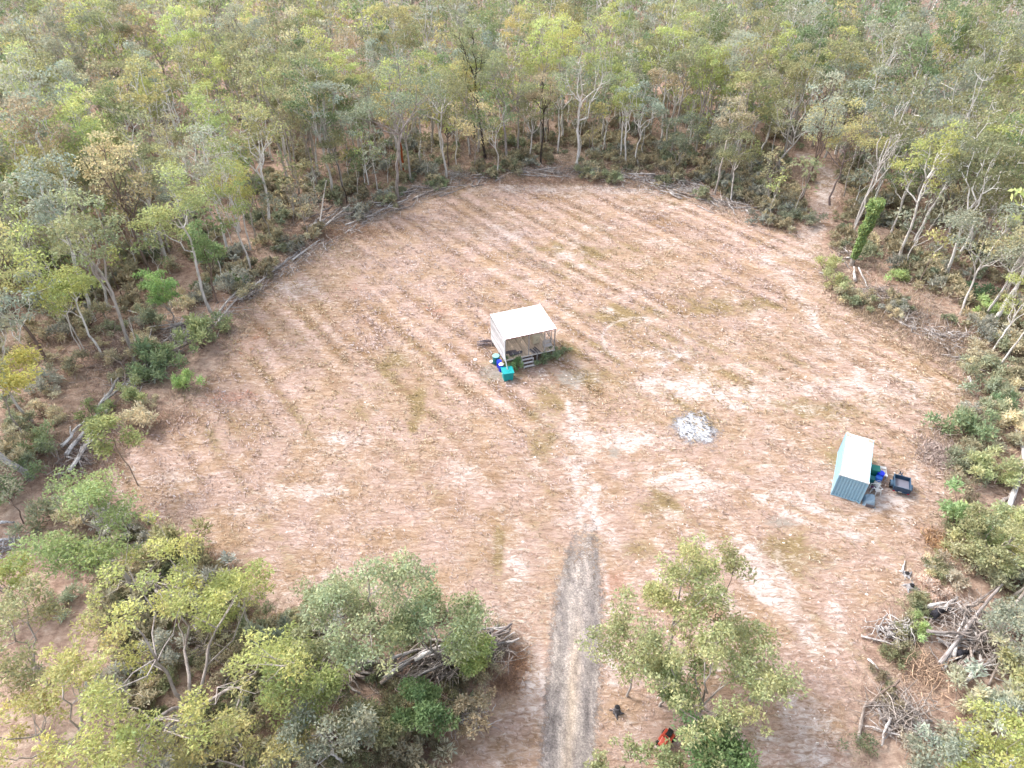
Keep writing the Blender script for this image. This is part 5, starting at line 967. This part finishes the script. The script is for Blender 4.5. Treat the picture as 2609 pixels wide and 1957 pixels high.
x, y = gnd(1252, 924); t = thing('plastic_tub', 'small pale blue-white tub beside the round teal tank', 'tub', (x, y, 0)); MB().lathe([(.16, 0), (.2, .2), (.185, .2), (.15, .03), (0, .03)], 16).build('bowl', M_WPIPE, t); MB().lathe([(.2, .18), (.22, .2), (.2, .215)], 16).build('rim', M_WPIPE, t)
x, y = gnd(1211, 917); t = thing('round_cover', 'round white lid lying on the field left of the hut', 'lid', (x, y, .03)); MB().lathe([(.22, 0), (.22, .04), (.16, .055), (0, .05)], 18).build('disc', M_WPIPE, t); MB().lathe([(.05, .05), (.04, .08), (0, .085)], 10).build('knob', M_WPIPE, t)
x, y = gnd(1408, 898); t = thing('white_basin', 'round white basin on a post at the right front corner of the hut', 'basin', (x, y, 0)); MB().lathe([(.05, 0), (.05, .5)], 8).build('post', M_GW, t); MB().lathe([(.1, .5), (.24, .66), (.22, .66), (.08, .53), (0, .53)], 18).build('bowl', M_WPIPE, t)
t = thing('downpipe', 'white downpipe running from the hut roof corner into the teal tank', 'pipe', (0, 0, 0)); p0 = hutp(-.05, -.06, HFr - .12); m = MB(); m.tube([p0, hutp(-.08, -.12, 3.2), hutp(-.08, -.13, 1.9), tank_top], .055, 8); t.location = (0, 0, 0); m.build('pipe', M_WPIPE, t); MB().box(p0, (.2, .16, .14)).build('rainwater_head', M_WPIPE, t)
for k in range(10):
    a = gnd(1240 + RL.uniform(-10, 12), 880 + RL.uniform(-5, 5)); q = RL.gauss(.15, .25); l = RL.uniform(1.0, 1.9); log_at((a[0] - l / 2 * math.cos(q), a[1] - l / 2 * math.sin(q), .08 + .06 * k), (a[0] + l / 2 * math.cos(q), a[1] + l / 2 * math.sin(q), .08 + .06 * k), .07, 'grey timber length in the stack behind the left wall of the hut', (.27, .23, .25), 'timber stacked behind the hut', 'timber_length', 'timber', 0)

# ------------------------------------------------------------------ shipping container
CX, CY, CA = 28.58, 40.51, -.466; L_, W_, H_ = 6.06, 2.44, 2.59
CPAINT = paint('container_blue_paint', (.28, .47, .60), .5, .4, .2, 0, (.36, .40, .42), 1.4); CROOF = paint('container_white_roof', (.60, .61, .61), .5, .4, .15, 0, (.6, .58, .56), 1.3); RUST = paint('rusty_plate', (.62, .30, .24), .8, .2, .6, 0, (.75, .62, .58), 3)
BOX = thing('shipping_container', 'pale blue corrugated shipping container with a white roof', 'container', (CX, CY, 0), CA)
def corr(n, ln, ht, dep, fr=.5):
    """trapezoid ribs along s, returns profile points (s, d)"""
    p = ln / n; out = [(0, 0)]
    for i in range(n): s = i * p; out += [(s + p * .18, 0), (s + p * .30, -dep), (s + p * .70, -dep), (s + p * .82, 0)]
    return out + [(ln, 0)]
def panel(name, prof, fn, mt, th=.02):
    m = MB(); vs = []; fs = []; k = len(prof)
    for off in (0, -th):
        for s, d in prof: vs += [fn(s, d + off, 0), fn(s, d + off, 1)]
    b = 2 * k
    for i in range(k - 1): fs += [(2 * i, 2 * i + 2, 2 * i + 3, 2 * i + 1), (b + 2 * i + 1, b + 2 * i + 3, b + 2 * i + 2, b + 2 * i)]
    return m.add(vs, fs).build(name, mt, BOX)
z0, z1 = .16, H_ - .12
panel('end_wall', corr(9, W_ - .2, 0, .085), lambda s, d, t: (.1 + s, .04 - d, z0 + (z1 - z0) * t), CPAINT)
panel('side_wall', corr(22, L_ - .2, 0, .036), lambda s, d, t: (.03 - d, .1 + s, z0 + (z1 - z0) * t), CPAINT)
panel('side_wall', corr(22, L_ - .2, 0, .036), lambda s, d, t: (W_ - .03 + d, .1 + s, z0 + (z1 - z0) * t), CPAINT)
panel('roof', corr(20, L_ - .3, 0, .05), lambda s, d, t: (.05 + (W_ - .1) * t, .15 + s, H_ - .03 + d), CROOF)
for y in (0.075, L_ - .075): MB().box((W_ / 2, y, H_ - .035), (W_ - .3, .15, .06)).build('roof_header', CROOF, BOX)
for x in (.05, W_ - .05):
    for y in (.05, L_ - .05): MB().box((x, y, H_ / 2), (.1, .1, H_ - .24)).build('corner_post', CPAINT, BOX)
    MB().box((x, L_ / 2, H_ - .06), (.07, L_ - .36, .08)).build('top_rail', CPAINT, BOX); MB().box((x, L_ / 2, .09), (.08, L_ - .36, .14)).build('bottom_rail', CPAINT, BOX)
for y in (.05, L_ - .05): MB().box((W_ / 2, y, .09), (W_ - .36, .08, .14)).build('end_sill', CPAINT, BOX); MB().box((W_ / 2, y, H_ - .12), (W_ - .36, .085, .09)).build('end_header', CPAINT, BOX)
for x in (.09, W_ - .09):
    for y in (.09, L_ - .09):
        for z in (.06, H_ - .055):
            cst = MB().box((x, y, z), (.19, .19, .12)).build('corner_casting', CROOF if z > 1 else CPAINT, BOX); MB().box((x, y, z + (.0605 if z > 1 else -.03)), (.09, .07, .012)).build('twistlock_hole', paint('hole', (.03, .03, .03)), cst)
for x in (.28, W_ - .28): MB().box((x, L_ - .27, H_ + .004), (.38, .34, .02)).build('corner_plate', RUST, BOX)
MB().box((1.1, L_ - .12, H_ + .005), (.16, .08, .02)).build('roof_rust_plate', RUST, BOX)
for x in (.63, 1.81):
    d = MB().box((x, L_ - .02, H_ / 2), (1.12, .04, H_ - .34)).build('door', CPAINT, BOX)
    for k in (-.3, .25): MB().bar((x + k, L_ + .035, .25), (x + k, L_ + .035, H_ - .25), .035).build('lock_rod', CROOF, d)
Mc = Matrix.Translation((CX, CY, 0)) @ Matrix.Rotation(CA, 4, 'Z')
def boxp(x, y, z=0): p = Mc @ Vector((x, y, z)); return (p.x, p.y, p.z)
# things beside the container
t = thing('green_bin', 'tall green lidded plastic bin standing against the container', 'bin', (*gnd(2223, 1212), 0), CA + .1); GB = paint('green_plastic', (.01, .20, .16), .5, .4, .2)
m = MB(); m.add([(-.27, -.3, .05), (.27, -.3, .05), (.27, .3, .05), (-.27, .3, .05), (-.34, -.38, .97), (.34, -.38, .97), (.34, .38, .97), (-.34, .38, .97)], [(0, 3, 2, 1), (4, 5, 6, 7), (0, 1, 5, 4), (1, 2, 6, 5), (2, 3, 7, 6), (3, 0, 4, 7)]).build('body', GB, t, bevel=.03)
MB().box((0, 0, 1.0), (.72, .8, .06)).build('lid', GB, t, bevel=.03); [MB().lathe([(.12, -.03), (.12, .03)], 14, (0, 0, 0), Matrix.Translation((x, .42, .12)) @ Matrix.Rotation(math.pi / 2, 4, 'Y')).build('wheel', M_DK, t) for x in (-.3, .3)]
t = thing('dark_green_crate', 'dark teal crate in front of the green bin', 'crate', (*gnd(2217, 1229), 0), CA); MB().box((0, 0, .3), (.45, .5, .6)).build('body', TEALD, t, bevel=.02); MB().box((0, 0, .62), (.5, .55, .05)).build('rim', TEALD, t)
def slat_table(label, x, y, rz):
    t = thing('slatted_table', label, 'table', (*gnd(x, y), 0), CA + rz); ww = paint('white_weathered', (.70, .69, .68), .7)
    for k in range(3): MB().box((0, .45 + .11 * k, .62), (.62, .1, .03)).build('slat', ww, t)
    for k in range(5): MB().box((-.24 + .12 * k, 0, .60), (.05, .62, .03)).build('slat', ww, t)
    MB().box((0, -.42, .62), (.62, .28, .035)).build('end_panel', ww, t)
    for a in (-.28, .28):
        for b in (-.5, .62): MB().box((a, b, .3), (.05, .05, .6)).build('leg', ww, t)
    for a in (-.28, .28): MB().bar((a, -.5, .22), (a, .62, .22), .04).build('stretcher', M_DK, t)
slat_table('white slatted outdoor table right of the blue drums', 2245, 1214, .15)
def bdrum(label, x, y, r, h, bm, lid, op):
    global gnd
    t = drum('plastic_drum', label, 1000, 1000, r, h, bm, lid, op); t.location = (*gnd(x, y), 0); return t
bdrum('open royal-blue drum beside the slatted table', 2237, 1222, .30, .92, BLUE, None, True)
BLUE2 = paint('sky_blue_plastic', (.01, .12, .55), .45, .4, .15); bdrum('lighter blue drum in front of the open royal-blue drum', 2233, 1231, .29, .78, BLUE2, None, False)
t = thing('white_basket', 'white woven basket in front of the lighter blue drum', 'basket', (*gnd(2232, 1239), 0), 0); wv = paint('woven_white', (.66, .64, .58), .8, .2, .5, 0, (.3, .26, .22), 8)
for k in range(6): MB().lathe([(.24 + .012 * k, .02 + .07 * k), (.255 + .012 * k, .05 + .07 * k), (.24 + .012 * k, .08 + .07 * k)], 18).build('hoop', wv, t)
for k in range(10): a = k * .628; MB().bar((.245 * math.cos(a), .245 * math.sin(a), 0), (.31 * math.cos(a), .31 * math.sin(a), .48), .025).build('stake', wv, t)
MB().lathe([(.24, 0), (.24, .03), (0, .03)], 18).build('base', wv, t); m = MB(); m.tube([(.3 * math.cos(a), 0, .45 + .28 * math.sin(a)) for a in np.linspace(0, math.pi, 9)], .02, 6); m.build('handle', wv, t)
def chair(label, x, y, rz, cm, seat=None):
    t = thing('plastic_chair', label, 'chair', (*gnd(x, y), 0), CA + rz)
    MB().box((0, 0, .42), (.46, .44, .035)).build('seat', seat or cm, t, bevel=.01)
    bk = None
    for k in range(7):
        a = math.pi * (.2 + .6 * k / 6); o = MB().bar((.22 * math.cos(a) * 1.05, .06 + .17 * math.sin(a), .42), (.27 * math.cos(a) * 1.05, .10 + .22 * math.sin(a), .82), .05, .015).build('back_slat', cm, t)
    m = MB(); m.tube([(-.29, -.22, .63), (-.29, .0, .65)] + [(.31 * math.cos(a), .05 + .29 * math.sin(a), .66 + .19 * math.sin(a)) for a in np.linspace(math.pi, 0, 11)] + [(.29, 0, .65), (.29, -.22, .63)], .03, 8); m.build('arm_rail', cm, t)
    for a in (-1, 1):
        MB().bar((a * .22, -.19, .42), (a * .27, -.25, 0), .05).build('leg', cm, t); MB().bar((a * .22, .19, .42), (a * .26, .27, 0), .05).build('leg', cm, t); MB().bar((a * .27, -.2, .42), (a * .29, -.22, .63), .045).build('arm_support', cm, t)
    return t
chair('white plastic armchair at the near right corner of the container', 2232, 1257, -2.6, M_WPIPE); chair('white framed chair with a dark purple seat against the container', 2222, 1251, -1.3, M_WPIPE, paint('purple_cushion', (.07, .01, .06), .8))
t = thing('tarp_heap', 'blue-grey tarpaulin draped over goods at the near right corner of the container', 'tarpaulin', (*gnd(2213, 1277), 0), CA + .1)
k = 26; g = np.linspace(-1, 1, k); X, Y = np.meshgrid(g, g); r = (abs(X) ** 4 + abs(Y) ** 4) ** .25; hh = .5 * sstep(1.02, .62, r + .1 * (fbm(X * 3 + 3, Y * 3 + 8, 3) - .5)) * (.85 + .25 * X) + .16 * (fbm(X * 3.5, Y * 3.5, 3) - .2) * sstep(1.05, .7, r) + .01
i = np.arange(k * k).reshape(k, k); F = np.stack([i[:-1, :-1], i[:-1, 1:], i[1:, 1:], i[1:, :-1]], -1).reshape(-1, 4)
o = link('sheet', mesh_np('sheet', np.stack([(X * .52 * (1 + .1 * (fbm(Y * 3, X * 2, 2) - .5))).ravel(), (Y * .72 * (1 + .12 * (fbm(X * 3 + 9, Y * 2, 2) - .5))).ravel(), hh.ravel()], 1), F, None, [paint('tarp_blue_grey', (.27, .37, .46), .45, .45, .2, 0, (.4, .48, .55), 4)], smooth=True), t); sm_ = o.modifiers.new('thick', 'SOLIDIFY'); sm_.thickness = .012
MB().box((.05, -.74, .16), (.7, .12, .28)).build('goods', M_DK, t)
pts = [gnd(*p) for p in ((2217, 1284), (2222, 1288), (2225, 1294), (2224, 1298), (2226, 1302), (2222, 1306))]; m = MB(); m.tube([(p[0], p[1], .03) for p in pts], .025, 6); tag(m.build('hose', paint('pale_hose', (.6, .54, .48), .6)), 'pale hose trailing from the tarpaulin heap', 'hose')

# ------------------------------------------------------------------ box trailer
TX, TY = 35.02, 41.15; TA = math.atan2(-.53, 1.22); TL, TWd = 1.62, 1.34
TRL = thing('box_trailer', 'small navy blue box trailer parked right of the container', 'trailer', (TX, TY, 0), TA)
NAVY = paint('navy_paint', (.013, .045, .095), .4, .45, .25, 0, (.12, .16, .2)); RIMP = paint('trim_paint', (.05, .10, .16), .4, .45, .2); BEDM = paint('worn_steel_bed', (.16, .16, .20), .5, .4, .5, 0, (.14, .15, .18), 3); BLK = paint('rubber', (.02, .02, .02), .85, .2, .3, 0, (.1, .09, .08))
zb, zt_ = .52, .92
MB().box((0, 0, zb), (TWd - .06, TL - .06, .04)).build('bed', BEDM, TRL)
for s_ in (-1, 1): MB().box((s_ * (TWd / 2 - .015), 0, (zb + zt_) / 2), (.03, TL, zt_ - zb + .04)).build('side_panel', NAVY, TRL); MB().box((s_ * (TWd / 2 - .015), 0, zt_ + .035), (.06, TL + .06, .03)).build('top_rail', RIMP, TRL)
MB().box((0, TL / 2 - .015, (zb + zt_) / 2), (TWd - .06, .03, zt_ - zb + .04)).build('front_panel', NAVY, TRL); MB().box((0, -TL / 2 + .015, (zb + zt_) / 2), (TWd - .06, .03, zt_ - zb + .04)).build('tailgate', NAVY, TRL)
for s_ in (-1, 1): MB().box((0, s_ * (TL / 2 - .015), zt_ + .0325), (TWd - .062, .05, .03)).build('top_rail', RIMP, TRL)
MB().box((0, -TL / 2 - .02, .44), (TWd, .06, .10)).build('rear_beam', NAVY, TRL)
for s_ in (-1, 1):
    gm = MB(); pr = [(.42, -.30), (.62, -.30), (.72, -.18), (.72, .18), (.62, .30), (.42, .30)]
    vs = []; fs = []; a_ = s_ * (TWd / 2 + .005); b2 = s_ * (TWd / 2 + .24)
    for z, y in pr: vs += [(a_, y * 1.1, z), (b2, y * 1.1, z), (b2, y * 1.04, z - .02), (a_, y * 1.04, z - .02)]
    for j in range(5):
        for e in range(4): fs.append((4 * j + e, 4 * j + (e + 1) % 4, 4 * j + 4 + (e + 1) % 4, 4 * j + 4 + e))
    fs += [(0, 1, 2, 3), (23, 22, 21, 20)]; gm.add(vs, fs).build('mudguard', RIMP, TRL)
    wM = Matrix.Translation((s_ * (TWd / 2 + .12), 0, .30)) @ Matrix.Rotation(math.pi / 2, 4, 'Y')
    w = MB().lathe([(.17, -.085), (.26, -.09), (.30, -.06), (.30, .06), (.26, .09), (.17, .085)], 22, (0, 0, 0), wM).build('wheel', BLK, TRL); MB().lathe([(.17, -.06), (.165, .05), (.05, .07), (0, .07)], 18, (0, 0, 0), wM).build('rim', paint('rim_white', (.5, .5, .5)), w)
    MB().box((s_ * (TWd / 2 - .09), -TL / 2 - .065, .44), (.17, .035, .085)).build('tail_light', paint('red_lens', (.35, .01, .03), .25, .5, 0), TRL)
MB().box((-.1, -TL / 2 - .053, .45), (.3, .008, .1)).build('number_plate', paint('plate', (.45, .45, .45)), TRL)
for s_ in (-1, 1): MB().bar((s_ * .45, TL / 2, .46), (0, TL / 2 + .95, .46), .06, .08).build('drawbar', NAVY, TRL)
MB().box((0, TL / 2 + 1.02, .48), (.09, .2, .09)).build('coupling', BLK, TRL); MB().bar((.12, TL / 2 + .75, .1), (.12, TL / 2 + .75, .75), .05).build('jockey_post', NAVY, TRL); MB().lathe([(.09, -.03), (.1, 0), (.09, .03)], 14, (0, 0, 0), Matrix.Translation((.12, TL / 2 + .75, .1)) @ Matrix.Rotation(math.pi / 2, 4, 'Y')).build('jockey_wheel', BLK, TRL)
MB().bar((0, 0, .30), (.001, 0, .31), .1); MB().bar((-TWd / 2 - .05, 0, .3), (TWd / 2 + .05, 0, .3), .05).build('axle', BLK, TRL); [MB().bar((s_ * .5, -.35, .42), (s_ * .5, .35, .42), .05, .12).build('leaf_spring', BLK, TRL) for s_ in (-1, 1)]; [MB().box((s_ * .55, 0, .455), (.05, TL, .08)).build('chassis_rail', NAVY, TRL) for s_ in (-1, 1)]

# ------------------------------------------------------------------ orange-red ride-on mower under the right clump
mx_, my_ = gnd(1694, 1890); MW = thing('ride_on_mower', 'orange-red ride-on mower half under the clump right of the driveway', 'mower', (mx_, my_, 0), -.75); MW.scale = (.82,) * 3
ORG = paint('orange_red_paint', (.40, .055, .03), .35, .5, .15, 0, (.35, .1, .06))
m = MB(); m.add([(-.28, -.75, .38), (.28, -.75, .38), (.3, -.1, .38), (-.3, -.1, .38), (-.22, -.72, .66), (.22, -.72, .66), (.27, -.12, .82), (-.27, -.12, .82)], [(0, 3, 2, 1), (4, 5, 6, 7), (0, 1, 5, 4), (1, 2, 6, 5), (2, 3, 7, 6), (3, 0, 4, 7)]).build('hood', ORG, MW, bevel=.05)
MB().box((0, .42, .52), (.86, .62, .12)).build('rear_fender', ORG, MW, bevel=.04); MB().box((0, .1, .30), (.5, 1.5, .1)).build('chassis', BLK, MW); MB().box((0, .0, .22), (1.0, .62, .14)).build('cutting_deck', ORG, MW, bevel=.05)
s_ = MB().box((0, .42, .66), (.42, .42, .12)).build('seat', BLK, MW, bevel=.04); MB().box((0, .64, .84), (.42, .09, .36), (-.2, 0, 0)).build('backrest', BLK, s_, bevel=.04)
m = MB(); m.tube([(0, -.1, .8), (0, .06, 1.02)], .025, 8); m.build('steering_column', BLK, MW); m = MB(); m.tube([(.17 * math.cos(a), .06 + .12 * math.sin(a), 1.02 + .10 * math.sin(a)) for a in np.linspace(0, 2 * math.pi, 17)], .018, 6); m.build('steering_wheel', BLK, MW)
for x, y, r in [(-.4, -.58, .19), (.4, -.58, .19), (-.42, .48, .26), (.42, .48, .26)]:
    wM = Matrix.Translation((x, y, r)) @ Matrix.Rotation(math.pi / 2, 4, 'Y'); w = MB().lathe([(r * .5, -.09), (r * .88, -.1), (r, -.06), (r, .06), (r * .88, .1), (r * .5, .09)], 20, (0, 0, 0), wM).build('wheel', BLK, MW); MB().lathe([(r * .5, -.05), (r * .48, .06), (0, .07)], 14, (0, 0, 0), wM).build('rim', paint('mower_rim', (.45, .42, .38)), w)

# ------------------------------------------------------------------ labels: things that still read alike are told apart by their place from the left
from collections import defaultdict
alike = defaultdict(list)
for o in COL.objects:
    if o.parent is None and 'label' in o.keys() and o.get('group'): alike[o['label']].append(o)
ORD = ['leftmost', 'second', 'third', 'fourth', 'fifth', 'sixth', 'seventh', 'eighth', 'ninth', 'tenth']
for lb, os_ in alike.items():
    if len(os_) < 2: continue
    os_.sort(key=lambda o: topx(o.location.x, o.location.y)[0])
    for k, o in enumerate(os_[:10]): o['label'] = f"{ORD[k] if k < len(os_) - 1 else 'rightmost'} {lb}"
# ------------------------------------------------------------------ thin summer haze over the whole place
HAZE = 0
if HAZE:
    hz = MB(); hz.box((0, 1150, 22.5), (4800, 4200, 48.5)); m = bpy.data.materials.new('haze_air'); m.use_nodes = True; n = m.node_tree; n.nodes.clear()
    pv = n.nodes.new('ShaderNodeVolumePrincipled'); pv.inputs['Density'].default_value = HAZE; pv.inputs['Color'].default_value = (.92, .94, .96, 1); pv.inputs['Anisotropy'].default_value = .2
    n.links.new(pv.outputs[0], n.nodes.new('ShaderNodeOutputMaterial').inputs['Volume'])
    tag(hz.build('haze', m), kind='stuff')
